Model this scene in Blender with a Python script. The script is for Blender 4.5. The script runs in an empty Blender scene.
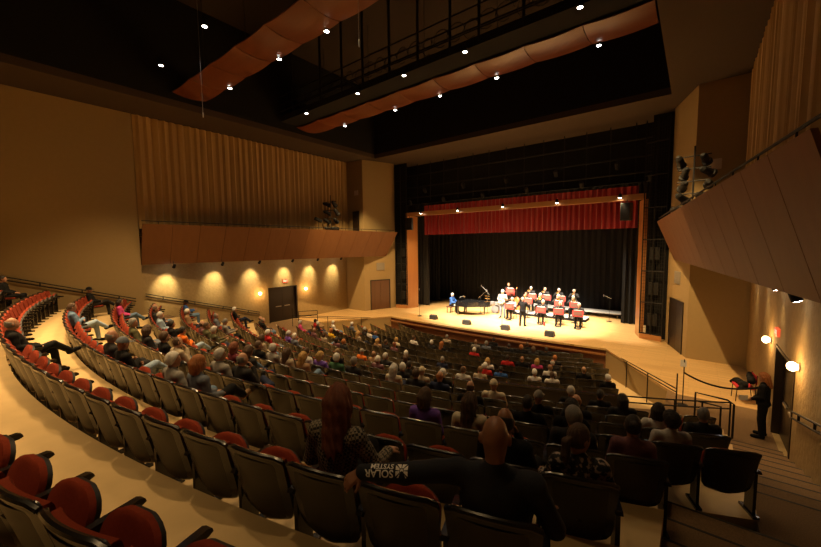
import bpy, math, random
import numpy as np
from mathutils import Matrix, Vector

random.seed(7)
rng = np.random.default_rng(7)
SC = bpy.context.scene
COL = SC.collection
PI = math.pi

# ---------------------------------------------------------------- frame of the house
AX = -9.8565          # stage centre line (x); y runs towards the stage, z = 0 is the stage floor
YC = 30.0             # centre of the curved rows
EYE = 4.95
CAM_F, CAM_YAW, CAM_PITCH, CAM_ROLL = 360.0, 0.6687942, 0.0782655, -0.0113657


def cam_axes():
    cy, sy, cp, sp = math.cos(CAM_YAW), math.sin(CAM_YAW), math.cos(CAM_PITCH), math.sin(CAM_PITCH)
    fwd = Vector((-sy * cp, cy * cp, -sp))
    right = Vector((cy, sy, 0))
    up = right.cross(fwd)
    c, s = math.cos(CAM_ROLL), math.sin(CAM_ROLL)
    return c * right + s * up, -s * right + c * up, fwd


CR, CU, CF = cam_axes()


def px(x, y, z):
    d = Vector((x, y, z - EYE))
    w = d.dot(CF)
    if w < 0.05:
        return (-9999, -9999, w)
    return (410.5 + CAM_F * d.dot(CR) / w, 273.5 - CAM_F * d.dot(CU) / w, w)


# ---------------------------------------------------------------- materials
MATS = {}


def mat(name, color, rough=0.6, metal=0.0, noise=0.0, scale=20.0, bump=0.0, bscale=60.0, emit=None, strength=0.0, spec=0.5, sheen=0.0, coat=0.0):
    if name in MATS:
        return MATS[name]
    m = bpy.data.materials.new(name)
    m.use_nodes = True
    nt = m.node_tree
    b = nt.nodes['Principled BSDF']
    b.inputs['Base Color'].default_value = (*color, 1)
    b.inputs['Roughness'].default_value = rough
    b.inputs['Metallic'].default_value = metal
    b.inputs['Specular IOR Level'].default_value = spec
    if sheen:
        b.inputs['Sheen Weight'].default_value = sheen
    if coat:
        b.inputs['Coat Weight'].default_value = coat
        b.inputs['Coat Roughness'].default_value = 0.15
    if emit:
        b.inputs['Emission Color'].default_value = (*emit, 1)
        b.inputs['Emission Strength'].default_value = strength
    tc = None
    if noise or bump:
        tc = nt.nodes.new('ShaderNodeTexCoord')
    if noise:
        n = nt.nodes.new('ShaderNodeTexNoise')
        n.inputs['Scale'].default_value = scale
        n.inputs['Detail'].default_value = 6
        nt.links.new(tc.outputs['Object'], n.inputs['Vector'])
        r = nt.nodes.new('ShaderNodeMixRGB')
        r.inputs[1].default_value = (*[max(0, c * (1 - noise)) for c in color], 1)
        r.inputs[2].default_value = (*[min(1, c * (1 + noise)) for c in color], 1)
        nt.links.new(n.outputs['Fac'], r.inputs[0])
        nt.links.new(r.outputs[0], b.inputs['Base Color'])
    if bump:
        n2 = nt.nodes.new('ShaderNodeTexNoise')
        n2.inputs['Scale'].default_value = bscale
        n2.inputs['Detail'].default_value = 4
        nt.links.new(tc.outputs['Object'], n2.inputs['Vector'])
        bp = nt.nodes.new('ShaderNodeBump')
        bp.inputs['Strength'].default_value = bump
        bp.inputs['Distance'].default_value = 0.02
        nt.links.new(n2.outputs['Fac'], bp.inputs['Height'])
        nt.links.new(bp.outputs['Normal'], b.inputs['Normal'])
    MATS[name] = m
    return m


def wood_mat(name, c1, c2, rough=0.35, axis='X', plank=0.0, scale=1.0, gap=(0.02, 0.01, 0.005), coat=0.0, off=(0, 0, 0)):
    """planked / veneered timber in object space: grain runs along AXIS, boards PLANK metres wide"""
    if name in MATS:
        return MATS[name]
    m = bpy.data.materials.new(name)
    m.use_nodes = True
    nt = m.node_tree
    b = nt.nodes['Principled BSDF']
    b.inputs['Roughness'].default_value = rough
    if coat:
        b.inputs['Coat Weight'].default_value = coat
        b.inputs['Coat Roughness'].default_value = 0.2
    tc = nt.nodes.new('ShaderNodeTexCoord')
    mp = nt.nodes.new('ShaderNodeMapping')
    s = {'X': (0.6, 14, 14), 'Y': (14, 0.6, 14), 'Z': (14, 14, 0.6)}[axis]
    mp.inputs['Scale'].default_value = tuple(v * scale for v in s)
    nt.links.new(tc.outputs['Object'], mp.inputs['Vector'])
    n = nt.nodes.new('ShaderNodeTexNoise')
    n.inputs['Scale'].default_value = 1.0
    n.inputs['Detail'].default_value = 5
    nt.links.new(mp.outputs[0], n.inputs['Vector'])
    mix = nt.nodes.new('ShaderNodeMixRGB')
    mix.inputs[1].default_value = (*c1, 1)
    mix.inputs[2].default_value = (*c2, 1)
    nt.links.new(n.outputs['Fac'], mix.inputs[0])
    out = mix.outputs[0]
    if plank:
        br = nt.nodes.new('ShaderNodeTexBrick')
        rot = {'X': (0, 0, 0), 'Y': (0, 0, PI / 2), 'Z': (PI / 2, 0, PI / 2)}[axis]
        mp2 = nt.nodes.new('ShaderNodeMapping')
        mp2.inputs['Rotation'].default_value = rot
        mp2.inputs['Location'].default_value = off
        nt.links.new(tc.outputs['Object'], mp2.inputs['Vector'])
        nt.links.new(mp2.outputs[0], br.inputs['Vector'])
        br.inputs['Scale'].default_value = 1.0
        br.inputs['Brick Width'].default_value = plank * 14
        br.inputs['Row Height'].default_value = plank
        br.inputs['Mortar Size'].default_value = 0.006
        br.inputs['Color1'].default_value = (1, 1, 1, 1)
        br.inputs['Color2'].default_value = (0.82, 0.8, 0.78, 1)
        br.inputs['Mortar'].default_value = (*gap, 1)
        mm = nt.nodes.new('ShaderNodeMixRGB')
        mm.blend_type = 'MULTIPLY'
        mm.inputs[0].default_value = 1
        nt.links.new(out, mm.inputs[1])
        nt.links.new(br.outputs['Color'], mm.inputs[2])
        out = mm.outputs[0]
    nt.links.new(out, b.inputs['Base Color'])
    MATS[name] = m
    return m


# ---------------------------------------------------------------- mesh helpers
class MB:
    def __init__(self):
        self.v, self.f, self.m = [], [], []

    def add(self, vs, fs, mi=0):
        o = len(self.v)
        self.v += [tuple(p) for p in vs]
        self.f += [tuple(i + o for i in q) for q in fs]
        self.m += [mi] * len(fs)
        return self

    def box(self, c, s, mi=0, M=None):
        x, y, z = s[0] / 2, s[1] / 2, s[2] / 2
        vs = [Vector((a * x, b * y, d * z)) for a in (-1, 1) for b in (-1, 1) for d in (-1, 1)]
        if M is not None:
            vs = [M @ p for p in vs]
        vs = [p + Vector(c) for p in vs]
        return self.add(vs, [(0, 1, 3, 2), (4, 6, 7, 5), (0, 4, 5, 1), (2, 3, 7, 6), (0, 2, 6, 4), (1, 5, 7, 3)], mi)

    def span(self, lo, hi, mi=0):
        return self.box([(a + b) / 2 for a, b in zip(lo, hi)], [b - a for a, b in zip(lo, hi)], mi)

    def bar(self, a, b, w, h, mi=0):
        """rectangular bar from a to b, w wide (horizontal), h high"""
        a, b = Vector(a), Vector(b)
        d = (b - a).normalized()
        up = Vector((0, 0, 1)) if abs(d.z) < 0.95 else Vector((0, 1, 0))
        s = d.cross(up).normalized()
        u = s.cross(d)
        vs = []
        for p in (a, b):
            for i, j in ((-1, -1), (1, -1), (1, 1), (-1, 1)):
                vs.append(p + s * i * w / 2 + u * j * h / 2)
        return self.add(vs, [(0, 1, 2, 3), (7, 6, 5, 4), (0, 4, 5, 1), (1, 5, 6, 2), (2, 6, 7, 3), (3, 7, 4, 0)], mi)

    def tube(self, pts, r, n=8, mi=0, cap=True):
        pts = [Vector(p) for p in pts]
        rr = r if isinstance(r, (list, tuple)) else [r] * len(pts)
        vs, fs = [], []
        prev = None
        for i, p in enumerate(pts):
            t = (pts[min(i + 1, len(pts) - 1)] - pts[max(i - 1, 0)]).normalized()
            if prev is None:
                a = Vector((0, 0, 1)) if abs(t.z) < 0.9 else Vector((1, 0, 0))
                s = t.cross(a).normalized()
            else:
                s = (prev - t * prev.dot(t))
                s = s.normalized() if s.length > 1e-6 else t.orthogonal().normalized()
            prev = s
            u = t.cross(s)
            for k in range(n):
                an = 2 * PI * k / n
                vs.append(p + (s * math.cos(an) + u * math.sin(an)) * rr[i])
        for i in range(len(pts) - 1):
            for k in range(n):
                fs.append((i * n + k, i * n + (k + 1) % n, (i + 1) * n + (k + 1) % n, (i + 1) * n + k))
        if cap:
            fs.append(tuple(range(n - 1, -1, -1)))
            fs.append(tuple((len(pts) - 1) * n + k for k in range(n)))
        return self.add(vs, fs, mi)

    def lathe(self, prof, c=(0, 0, 0), n=20, mi=0, M=None):
        vs, fs = [], []
        for r, z in prof:
            for k in range(n):
                a = 2 * PI * k / n
                p = Vector((r * math.cos(a), r * math.sin(a), z))
                if M is not None:
                    p = M @ p
                vs.append(p + Vector(c))
        for i in range(len(prof) - 1):
            for k in range(n):
                fs.append((i * n + k, i * n + (k + 1) % n, (i + 1) * n + (k + 1) % n, (i + 1) * n + k))
        fs.append(tuple(range(n - 1, -1, -1)))
        fs.append(tuple((len(prof) - 1) * n + k for k in range(n)))
        return self.add(vs, fs, mi)

    def prism(self, poly, lo, hi, mi=0, top=None):
        """vertical prism over a plan polygon (counter-clockwise)"""
        n = len(poly)
        vs = [(x, y, lo) for x, y in poly] + [(x, y, hi) for x, y in poly]
        self.add(vs, [(i, (i + 1) % n, n + (i + 1) % n, n + i) for i in range(n)], mi)
        self.add(vs, [tuple(range(n - 1, -1, -1)), tuple(range(n, 2 * n))], mi if top is None else top)
        return self

    def grid(self, rows, mi=0, closed=False):
        """quad sheet through rows of points"""
        n = len(rows[0])
        vs = [p for r in rows for p in r]
        fs = []
        for i in range(len(rows) - 1):
            for k in range(n if closed else n - 1):
                fs.append((i * n + k, i * n + (k + 1) % n, (i + 1) * n + (k + 1) % n, (i + 1) * n + k))
        return self.add(vs, fs, mi)

    def slab(self, rows, off, mi=0):
        """sheet through rows of points thickened by the vector off (a constant) - a closed shell"""
        off = Vector(off)
        R, n = len(rows), len(rows[0])
        a = [Vector(p) for r in rows for p in r]
        b = [p + off for p in a]
        fs = []
        N = len(a)
        for i in range(R - 1):
            for k in range(n - 1):
                q = (i * n + k, i * n + k + 1, (i + 1) * n + k + 1, (i + 1) * n + k)
                fs.append(q)
                fs.append(tuple(N + j for j in reversed(q)))
        edge = [k for k in range(n)] + [i * n + n - 1 for i in range(1, R)] + [(R - 1) * n + k for k in range(n - 2, -1, -1)] + [i * n for i in range(R - 2, 0, -1)]
        for i, e in enumerate(edge):
            g = edge[(i + 1) % len(edge)]
            fs.append((e, N + e, N + g, g))
        return self.add(a + b, fs, mi)

    def mesh(self, name, mats, smooth=False, fix=True):
        me = bpy.data.meshes.new(name)
        me.from_pydata(self.v, [], self.f)
        for m in mats:
            me.materials.append(m)
        if len(mats) > 1:
            me.polygons.foreach_set('material_index', self.m)
        if fix:
            import bmesh
            bm = bmesh.new()
            bm.from_mesh(me)
            bmesh.ops.recalc_face_normals(bm, faces=bm.faces)
            bm.to_mesh(me)
            bm.free()
        if smooth:
            smooth_mesh(me, 40)
        me.update()
        return me

    def build(self, name, mats, parent=None, smooth=False, loc=(0, 0, 0), rz=0.0):
        if not isinstance(mats, (list, tuple)):
            mats = [mats]
        return link(name, self.mesh(name, mats, smooth), parent, loc, rz)


def smooth_mesh(me, deg=None):
    me.polygons.foreach_set('use_smooth', [True] * len(me.polygons))
    if deg is not None:
        try:
            me.set_sharp_from_angle(angle=math.radians(deg))
        except Exception:
            pass


def link(name, data, parent=None, loc=(0, 0, 0), rz=0.0):
    o = bpy.data.objects.new(name, data)
    COL.objects.link(o)
    o.location = loc
    o.rotation_euler = (0, 0, rz)
    if parent is not None:
        o.parent = parent
    return o


def thing(name, label, cat, loc=(0, 0, 0), rz=0.0, group=None):
    o = link(name, None, None, loc, rz)
    o.empty_display_size = 0.1
    return tag(o, label, cat, group)


def tag(o, label, cat, group=None):
    o['label'] = label
    o['category'] = cat
    if group:
        o['group'] = group
    return o


def struct(o):
    o['kind'] = 'structure'
    return o


def copy_tree(o, parent=None):
    c = o.copy()
    COL.objects.link(c)
    if parent is not None:
        c.parent = parent
    for ch in o.children:
        copy_tree(ch, c)
    return c


ONES = 'zero one two three four five six seven eight nine ten eleven twelve thirteen fourteen fifteen sixteen seventeen eighteen nineteen'.split()
TENS = {2: 'twenty', 3: 'thirty', 4: 'forty'}


def num(n):
    if n < 20:
        return ONES[n]
    return TENS[n // 10] + ('' if n % 10 == 0 else '-' + ONES[n % 10])


def atZ(x, y, Z):
    d = CF + CR * (x - 410.5) / CAM_F + CU * (273.5 - y) / CAM_F
    t = (Z - EYE) / d.z
    return Vector((d.x * t, d.y * t, Z))


def mx(x):           # mirror about the stage centre line
    return 2 * AX - x
# ---------------------------------------------------------------- figures: one continuous surface grown round a posed skeleton
class Field:
    """signed distance grid of smoothly joined round cones and ellipsoids"""

    def __init__(self, lo, hi, h, k=0.03):
        self.lo = np.array(lo, float)
        self.h = h
        self.n = np.ceil((np.array(hi, float) - self.lo) / h).astype(int) + 1
        self.f = np.full(self.n, 0.5, np.float32)
        self.k = k

    def sub(self, lo, hi, pad):
        a = np.maximum(0, np.floor((np.array(lo) - pad - self.lo) / self.h).astype(int))
        b = np.minimum(self.n, np.ceil((np.array(hi) + pad - self.lo) / self.h).astype(int) + 1)
        if (b <= a).any():
            return None
        ax = [self.lo[i] + self.h * np.arange(a[i], b[i]) for i in range(3)]
        X, Y, Z = np.meshgrid(*ax, indexing='ij', sparse=True)
        return tuple(slice(p, q) for p, q in zip(a, b)), X.astype(np.float32), Y.astype(np.float32), Z.astype(np.float32)

    def put(self, sl, d, k, op):
        g = self.f[sl]
        if op == 'add':
            if k > 0:
                hh = np.clip(0.5 + 0.5 * (g - d) / k, 0, 1)
                self.f[sl] = g * (1 - hh) + d * hh - k * hh * (1 - hh)
            else:
                self.f[sl] = np.minimum(g, d)
        else:
            if k > 0:
                hh = np.clip(0.5 - 0.5 * (g + d) / k, 0, 1)
                self.f[sl] = g * (1 - hh) - d * hh + k * hh * (1 - hh)
            else:
                self.f[sl] = np.maximum(g, -d)

    def cone(self, a, b, ra, rb=None, k=None, op='add'):
        rb = ra if rb is None else rb
        k = self.k if k is None else k
        a, b = np.array(a, float), np.array(b, float)
        r = max(ra, rb)
        s = self.sub(np.minimum(a, b) - r, np.maximum(a, b) + r, 2 * k + 2 * self.h)
        if s is None:
            return
        sl, X, Y, Z = s
        ab = b - a
        L = float(ab @ ab) + 1e-9
        px_, py_, pz_ = X - a[0], Y - a[1], Z - a[2]
        t = np.clip((px_ * ab[0] + py_ * ab[1] + pz_ * ab[2]) / L, 0, 1)
        d = np.sqrt((px_ - t * ab[0]) ** 2 + (py_ - t * ab[1]) ** 2 + (pz_ - t * ab[2]) ** 2) - (ra + (rb - ra) * t)
        self.put(sl, d, k, op)

    def ell(self, c, r, k=None, op='add', M=None):
        k = self.k if k is None else k
        c, r = np.array(c, float), np.array(r, float)
        R = r.max() if M is not None else r
        s = self.sub(c - R, c + R, 2 * k + 2 * self.h)
        if s is None:
            return
        sl, X, Y, Z = s
        x, y, z = X - c[0], Y - c[1], Z - c[2]
        if M is not None:
            A = np.array(M)[:3, :3].T
            x, y, z = (A[0, 0] * x + A[0, 1] * y + A[0, 2] * z, A[1, 0] * x + A[1, 1] * y + A[1, 2] * z, A[2, 0] * x + A[2, 1] * y + A[2, 2] * z)
        k0 = np.sqrt((x / r[0]) ** 2 + (y / r[1]) ** 2 + (z / r[2]) ** 2)
        k1 = np.sqrt((x / r[0] ** 2) ** 2 + (y / r[1] ** 2) ** 2 + (z / r[2] ** 2) ** 2) + 1e-6
        self.put(sl, k0 * (k0 - 1) / k1, k, op)

    def cut(self, n, c, k=0.0):
        """keep only the side where n.p < c"""
        ax = [self.lo[i] + self.h * np.arange(self.n[i]) for i in range(3)]
        X, Y, Z = np.meshgrid(*ax, indexing='ij', sparse=True)
        d = (X * n[0] + Y * n[1] + Z * n[2] - c).astype(np.float32)
        self.f = np.maximum(self.f, d)

    def wobble(self, fn):
        ax = [self.lo[i] + self.h * np.arange(self.n[i]) for i in range(3)]
        X, Y, Z = np.meshgrid(*ax, indexing='ij', sparse=True)
        self.f = self.f + fn(X, Y, Z).astype(np.float32)

    def surface(self):
        f = np.pad(self.f, 1, constant_values=0.5)
        lo = self.lo - self.h
        s = f < 0
        nx, ny, nz = f.shape
        c = s[:-1, :-1, :-1].astype(np.int8)
        tot = np.zeros((nx - 1, ny - 1, nz - 1), np.int8)
        for i in (0, 1):
            for j in (0, 1):
                for k in (0, 1):
                    tot += s[i:nx - 1 + i, j:ny - 1 + j, k:nz - 1 + k]
        act = (tot > 0) & (tot < 8)
        I, J, K = np.nonzero(act)
        idx = np.full(act.shape, -1, np.int64)
        idx[I, J, K] = np.arange(len(I))
        cor = np.array([(i, j, k) for i in (0, 1) for j in (0, 1) for k in (0, 1)])
        val = np.stack([f[I + a, J + b, K + d] for a, b, d in cor], 1)
        acc = np.zeros((len(I), 3))
        cnt = np.zeros(len(I))
        for p in range(8):
            for q in range(p + 1, 8):
                if np.abs(cor[p] - cor[q]).sum() != 1:
                    continue
                va, vb = val[:, p], val[:, q]
                x = (va < 0) != (vb < 0)
                t = va[x] / (va[x] - vb[x])
                acc[x] += cor[p] + t[:, None] * (cor[q] - cor[p])
                cnt[x] += 1
        V = (np.stack([I, J, K], 1) + acc / cnt[:, None]) * self.h + lo
        Q = []
        for ax in range(3):
            a = [slice(None)] * 3
            b = [slice(None)] * 3
            a[ax], b[ax] = slice(0, -1), slice(1, None)
            sa, sb = s[tuple(a)], s[tuple(b)]
            E = np.nonzero(sa != sb)
            o1, o2 = [(1, 2), (2, 0), (0, 1)][ax]
            P = np.stack(E, 1)
            e1 = np.zeros(3, int); e1[o1] = 1
            e2 = np.zeros(3, int); e2[o2] = 1
            q = np.stack([idx[tuple((P - e1 - e2).T)], idx[tuple((P - e2).T)], idx[tuple(P.T)], idx[tuple((P - e1).T)]], 1)
            flip = ~sa[E]
            q[flip] = q[flip][:, ::-1]
            Q.append(q)
        return V, np.concatenate(Q)

    def mesh(self, name, mats=(), relax=1):
        V, Q = self.surface()
        for _ in range(relax):
            S = np.zeros_like(V)
            C = np.zeros(len(V))
            for i in range(4):
                a, b = Q[:, i], Q[:, (i + 1) % 4]
                np.add.at(S, a, V[b]); np.add.at(C, a, 1)
                np.add.at(S, b, V[a]); np.add.at(C, b, 1)
            V = 0.5 * V + 0.5 * S / np.maximum(C, 1)[:, None]
        me = bpy.data.meshes.new(name)
        me.vertices.add(len(V))
        me.vertices.foreach_set('co', V.astype(np.float32).ravel())
        me.loops.add(Q.size)
        me.loops.foreach_set('vertex_index', Q.astype(np.int32).ravel())
        me.polygons.add(len(Q))
        me.polygons.foreach_set('loop_start', np.arange(0, Q.size, 4, dtype=np.int32))
        me.update(calc_edges=True)
        me.validate()
        for m in mats:
            me.materials.append(m)
        me.polygons.foreach_set('use_smooth', [True] * len(me.polygons))
        return me
def V3(*a):
    return np.array(a, float)


def unit(v):
    v = np.array(v, float)
    return v / (np.linalg.norm(v) + 1e-9)


HEAD_R = V3(0.074, 0.094, 0.112)


def pose_base(w=1.0, big=1.0):
    return dict(w=w, big=big)


def seated(lean=10, arms='lap', legs='down', head=(0, -4, 0), w=1.0, big=1.0, tall=1.0, twist=0):
    """a person on a theatre seat: origin on the floor below the pelvis, facing +y"""
    p = dict(w=w, big=big)
    l = math.radians(lean)
    u = V3(0, -math.sin(l), math.cos(l)) * tall
    pel = V3(0, 0, 0.52)
    p['pel'], p['chest'], p['neck'] = pel, pel + 0.31 * u, pel + 0.52 * u
    p['head'] = p['neck'] + V3(0, 0.035, 0.165)
    p['hrot'] = head
    for s, n in ((-1, 'L'), (1, 'R')):
        sh = pel + 0.465 * u + V3(s * 0.185 * w, 0.0, 0)
        p['sh' + n] = sh
        if arms == 'lap':
            el, wr = V3(s * 0.25 * w, sh[1] + 0.03, 0.73), V3(s * 0.09, 0.24, 0.655)
            d, nn = V3(-s * 0.55, 0.75, -0.1), V3(0, 0, -1)
        elif arms == 'crossed':
            el, wr = V3(s * 0.25 * w, sh[1] + 0.10, 0.72), V3(-s * 0.07, sh[1] + 0.27, 0.78 + 0.02 * s)
            d, nn = V3(-s * 0.95, 0.05, 0.05), V3(0, -1, 0)
        elif arms == 'rest':
            el, wr = V3(s * 0.29 * w, sh[1] + 0.06, 0.72), V3(s * 0.29, 0.22, 0.67)
            d, nn = V3(-s * 0.05, 1, -0.15), V3(0, 0, -1)
        elif arms == 'chin':
            if s > 0:
                el, wr = V3(0.24 * w, sh[1] + 0.14, 0.74), V3(0.10, sh[1] + 0.17, 1.02)
                d, nn = V3(-0.4, -0.25, 0.85), V3(-0.5, -0.8, 0)
            else:
                el, wr = V3(-0.24 * w, sh[1] + 0.05, 0.73), V3(0.10, 0.16, 0.72)
                d, nn = V3(0.95, 0.1, 0), V3(0, -0.3, -1)
        elif arms == 'paper':
            el, wr = V3(s * 0.25 * w, sh[1] + 0.07, 0.74), V3(s * 0.13, 0.30, 0.80)
            d, nn = V3(-s * 0.35, 0.75, 0.4), V3(-s, 0, 0)
        p['el' + n], p['wr' + n], p['hd' + n], p['hn' + n] = el, wr, d, nn
        p['hip' + n] = pel + V3(s * 0.09, 0.0, -0.01)
        if legs == 'down':
            kn, an, toe = V3(s * 0.13, 0.45, 0.54), V3(s * 0.12, 0.47, 0.10), V3(s * 0.14, 0.61, 0.04)
        elif legs == 'out':
            kn, an, toe = V3(s * 0.12, 0.46, 0.50), V3(s * 0.10, 0.80, 0.12), V3(s * 0.13, 0.93, 0.16)
        elif legs == 'crossed':
            if s > 0:
                kn, an, toe = V3(0.02, 0.44, 0.66), V3(-0.10, 0.72, 0.42), V3(-0.11, 0.86, 0.44)
            else:
                kn, an, toe = V3(-0.09, 0.45, 0.53), V3(-0.08, 0.50, 0.10), V3(-0.09, 0.64, 0.04)
        elif legs == 'ankle':
            if s > 0:
                kn, an, toe = V3(0.27, 0.38, 0.60), V3(-0.10, 0.47, 0.66), V3(-0.20, 0.56, 0.72)
            else:
                kn, an, toe = V3(-0.12, 0.45, 0.54), V3(-0.11, 0.48, 0.10), V3(-0.12, 0.62, 0.04)
        p['kn' + n], p['an' + n], p['toe' + n] = kn, an, toe
    return p


def standing(arms='down', head=(0, 0, 0), lean=0, w=1.0, big=1.0, step=0.0):
    """a standing figure about 1.75 m tall, facing +y"""
    p = dict(w=w, big=big)
    l = math.radians(lean)
    u = V3(0, -math.sin(l), math.cos(l))
    pel = V3(0, 0, 0.95)
    p['pel'], p['chest'], p['neck'] = pel, pel + 0.31 * u, pel + 0.53 * u
    p['head'] = p['neck'] + V3(0, 0.03, 0.165)
    p['hrot'] = head
    for s, n in ((-1, 'L'), (1, 'R')):
        sh = pel + 0.475 * u + V3(s * 0.19 * w, 0, 0)
        p['sh' + n] = sh
        el, wr, d, nn = V3(s * 0.25, -0.02, 1.15), V3(s * 0.26, 0.06, 0.92), V3(0, 0.2, -1), V3(-s, 0, 0)
        if arms == 'conduct':
            el, wr = V3(s * 0.34, 0.14, 1.20), V3(s * 0.24, 0.38, 1.30)
            d, nn = V3(-s * 0.1, 0.9, 0.3), V3(0, 0, -1)
        elif arms == 'horn':         # trumpet held up in front of the mouth
            el, wr = V3(s * 0.27, 0.10, 1.27), V3(s * 0.05, 0.27 + (0.08 if s > 0 else 0), 1.47)
            d, nn = V3(-s * 0.7, 0.5, 0.3), V3(-s, 0, 0)
        elif arms == 'held':         # hands together in front of the belly (guitar, bass)
            el, wr = V3(s * 0.27, 0.05, 1.18), V3(s * 0.14, 0.28, 1.16 + (0.14 if s < 0 else 0))
            d, nn = V3(-s * 0.8, 0.5, 0), V3(0, -1, 0)
        elif arms == 'front':        # hands clasped low
            el, wr = V3(s * 0.25, 0.0, 1.16), V3(s * 0.07, 0.20, 1.02)
            d, nn = V3(-s * 0.7, 0.6, -0.2), V3(0, -1, 0)
        p['el' + n], p['wr' + n], p['hd' + n], p['hn' + n] = el, wr, d, nn
        p['hip' + n] = pel + V3(s * 0.09, 0, -0.03)
        f = step * s
        p['kn' + n], p['an' + n], p['toe' + n] = V3(s * 0.11, 0.02 + f, 0.50), V3(s * 0.12, -0.02 + f, 0.09), V3(s * 0.15, 0.15 + f, 0.035)
    return p


def rotm(e):
    return Matrix.Rotation(math.radians(e[0]), 3, 'Z') @ Matrix.Rotation(math.radians(e[1]), 3, 'X') @ Matrix.Rotation(math.radians(e[2]), 3, 'Y')


def head_prims(F, p, h):
    """skull, jaw, nose, brow, sockets, lips and ears in the frame of the turned head"""
    R = np.array(rotm(p['hrot']))
    c = p['head']
    T = lambda *v: c + R @ V3(*v)
    F.ell(T(0, -0.006, 0.012), HEAD_R, k=0.02, M=R)
    F.ell(T(0, 0.026, -0.060), (0.056, 0.064, 0.062), k=0.03, M=R)
    F.ell(T(0, 0.030, -0.020), (0.062, 0.064, 0.070), k=0.02, M=R)
    F.cone(T(0, 0.082, 0.034), T(0, 0.084, 0.034), 0.012, k=0.02)
    for s in (-1, 1):
        F.ell(T(s * 0.032, 0.092, 0.012), (0.017, 0.014, 0.011), k=0.008, op='cut', M=R)
        F.ell(T(s * 0.032, 0.078, 0.012), (0.013, 0.012, 0.012), k=0.002, M=R)
        F.ell(T(s * 0.080, -0.006, -0.004), (0.014, 0.021, 0.034), k=0.005, M=R)
        F.cone(T(s * 0.012, 0.092, -0.028), T(s * 0.013, 0.088, -0.028), 0.009, k=0.008)
    F.cone(T(0, 0.086, 0.018), T(0, 0.108, -0.022), 0.008, 0.012, k=0.010)
    F.cone(T(-0.017, 0.086, -0.058), T(0.017, 0.086, -0.058), 0.008, k=0.008)
    F.ell(T(0, 0.076, -0.095), (0.022, 0.018, 0.018), k=0.02, M=R)
    F.cone(p['neck'] + V3(0, -0.005, -0.03), T(0, -0.02, -0.07), 0.056, 0.052, k=0.03)


def hand_prims(F, W, d, n, side, fine, curl=0.5, spread=0.0):
    d, n = unit(d), unit(n)
    n = unit(n - d * (n @ d))
    t = np.cross(d, n) * side          # towards the thumb
    rf = 0.0088 if fine else 0.0105
    k = 0.004 if fine else 0.008
    for j in (-1, 0, 1):
        F.cone(W + d * 0.012 + t * j * 0.016, W + d * 0.085 + t * j * 0.026, 0.017, 0.014, k=0.012)
    for i, (q, L) in enumerate(((1.5, 0.072), (0.5, 0.082), (-0.5, 0.076), (-1.5, 0.058))):
        b = W + d * (0.088 - 0.004 * abs(q)) + t * q * 0.0195
        a1 = curl * 0.55 + 0.04 * i
        d1 = unit(d * math.cos(a1) + n * math.sin(a1) + t * q * spread)
        m = b + d1 * L * 0.52
        a2 = curl * 1.35 + 0.08 * i
        d2 = unit(d * math.cos(a2) + n * math.sin(a2) + t * q * spread * 0.6)
        e = m + d2 * L * 0.48
        F.cone(b, m, rf + 0.0012, rf, k=k)
        F.cone(m, e, rf, rf - 0.002, k=k)
    b = W + d * 0.025 + t * 0.026
    m = b + unit(d * 0.65 + t * 0.75 + n * 0.25) * 0.042
    e = m + unit(d * 0.85 + t * 0.25 + n * 0.45) * 0.034
    F.cone(b, m, 0.013, 0.011, k=k)
    F.cone(m, e, 0.011, 0.009, k=k)


def torso_prims(F, p, g, dress=False):
    w, b = p['w'], p['big']
    sp = unit(p['neck'] - p['pel'])
    x = V3(1, 0, 0)
    y = np.cross(sp, x)
    M = np.stack([x, y, sp], 1)
    F.ell(p['chest'] + sp * 0.02, (0.168 * w + g, 0.112 * b + g, 0.20 + g), k=0.05, M=M)
    F.ell(0.5 * (p['pel'] + p['chest']) + y * 0.012 * b, (0.150 * w * (0.5 + 0.5 * b) + g, 0.118 * b + g, 0.17 + g), k=0.05, M=M)
    F.ell(p['pel'], (0.168 * w + g, 0.128 * b + g, 0.115 + g), k=0.05)
    for n in 'LR':
        F.cone(p['neck'] - sp * 0.035, p['sh' + n] - sp * 0.012, 0.047 + g, 0.055 + g, k=0.04)


def arm_prims(F, p, g, n, cuff=1.0):
    wr = p['el' + n] + (p['wr' + n] - p['el' + n]) * cuff
    F.cone(p['sh' + n], p['el' + n], 0.055 + g, 0.043 + g * 1.2, k=0.035)
    F.cone(p['el' + n], wr, 0.043 + g * 1.2, 0.031 + g, k=0.015)


def leg_prims(F, p, g, n, low=1.0):
    an = p['kn' + n] + (p['an' + n] - p['kn' + n]) * low
    F.cone(p['hip' + n], p['kn' + n], 0.088 + g, 0.060 + g, k=0.035)
    F.cone(p['kn' + n], an, 0.060 + g, 0.040 + g * 1.5, k=0.015)


def foot_prims(F, p, g, n):
    an, toe = p['an' + n], p['toe' + n]
    d = unit(toe - an)
    fl = unit(V3(toe[0] - an[0], toe[1] - an[1], 0))
    F.cone(an, an + V3(0, 0, -0.02) - fl * 0.03, 0.040 + g, 0.038 + g, k=0.02)
    F.cone(an - fl * 0.025 + V3(0, 0, -0.035), toe, 0.040 + g, 0.033 + g, k=0.02)
    F.cone(toe - fl * 0.05, toe + fl * 0.01, 0.040 + g, 0.032 + g, k=0.02)


FIG = {}


def bounds(p, pad=0.2):
    P = np.array([v for k, v in p.items() if isinstance(v, np.ndarray) and k[:2] not in ('hd', 'hn')])
    return P.min(0) - pad, P.max(0) + pad


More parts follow.
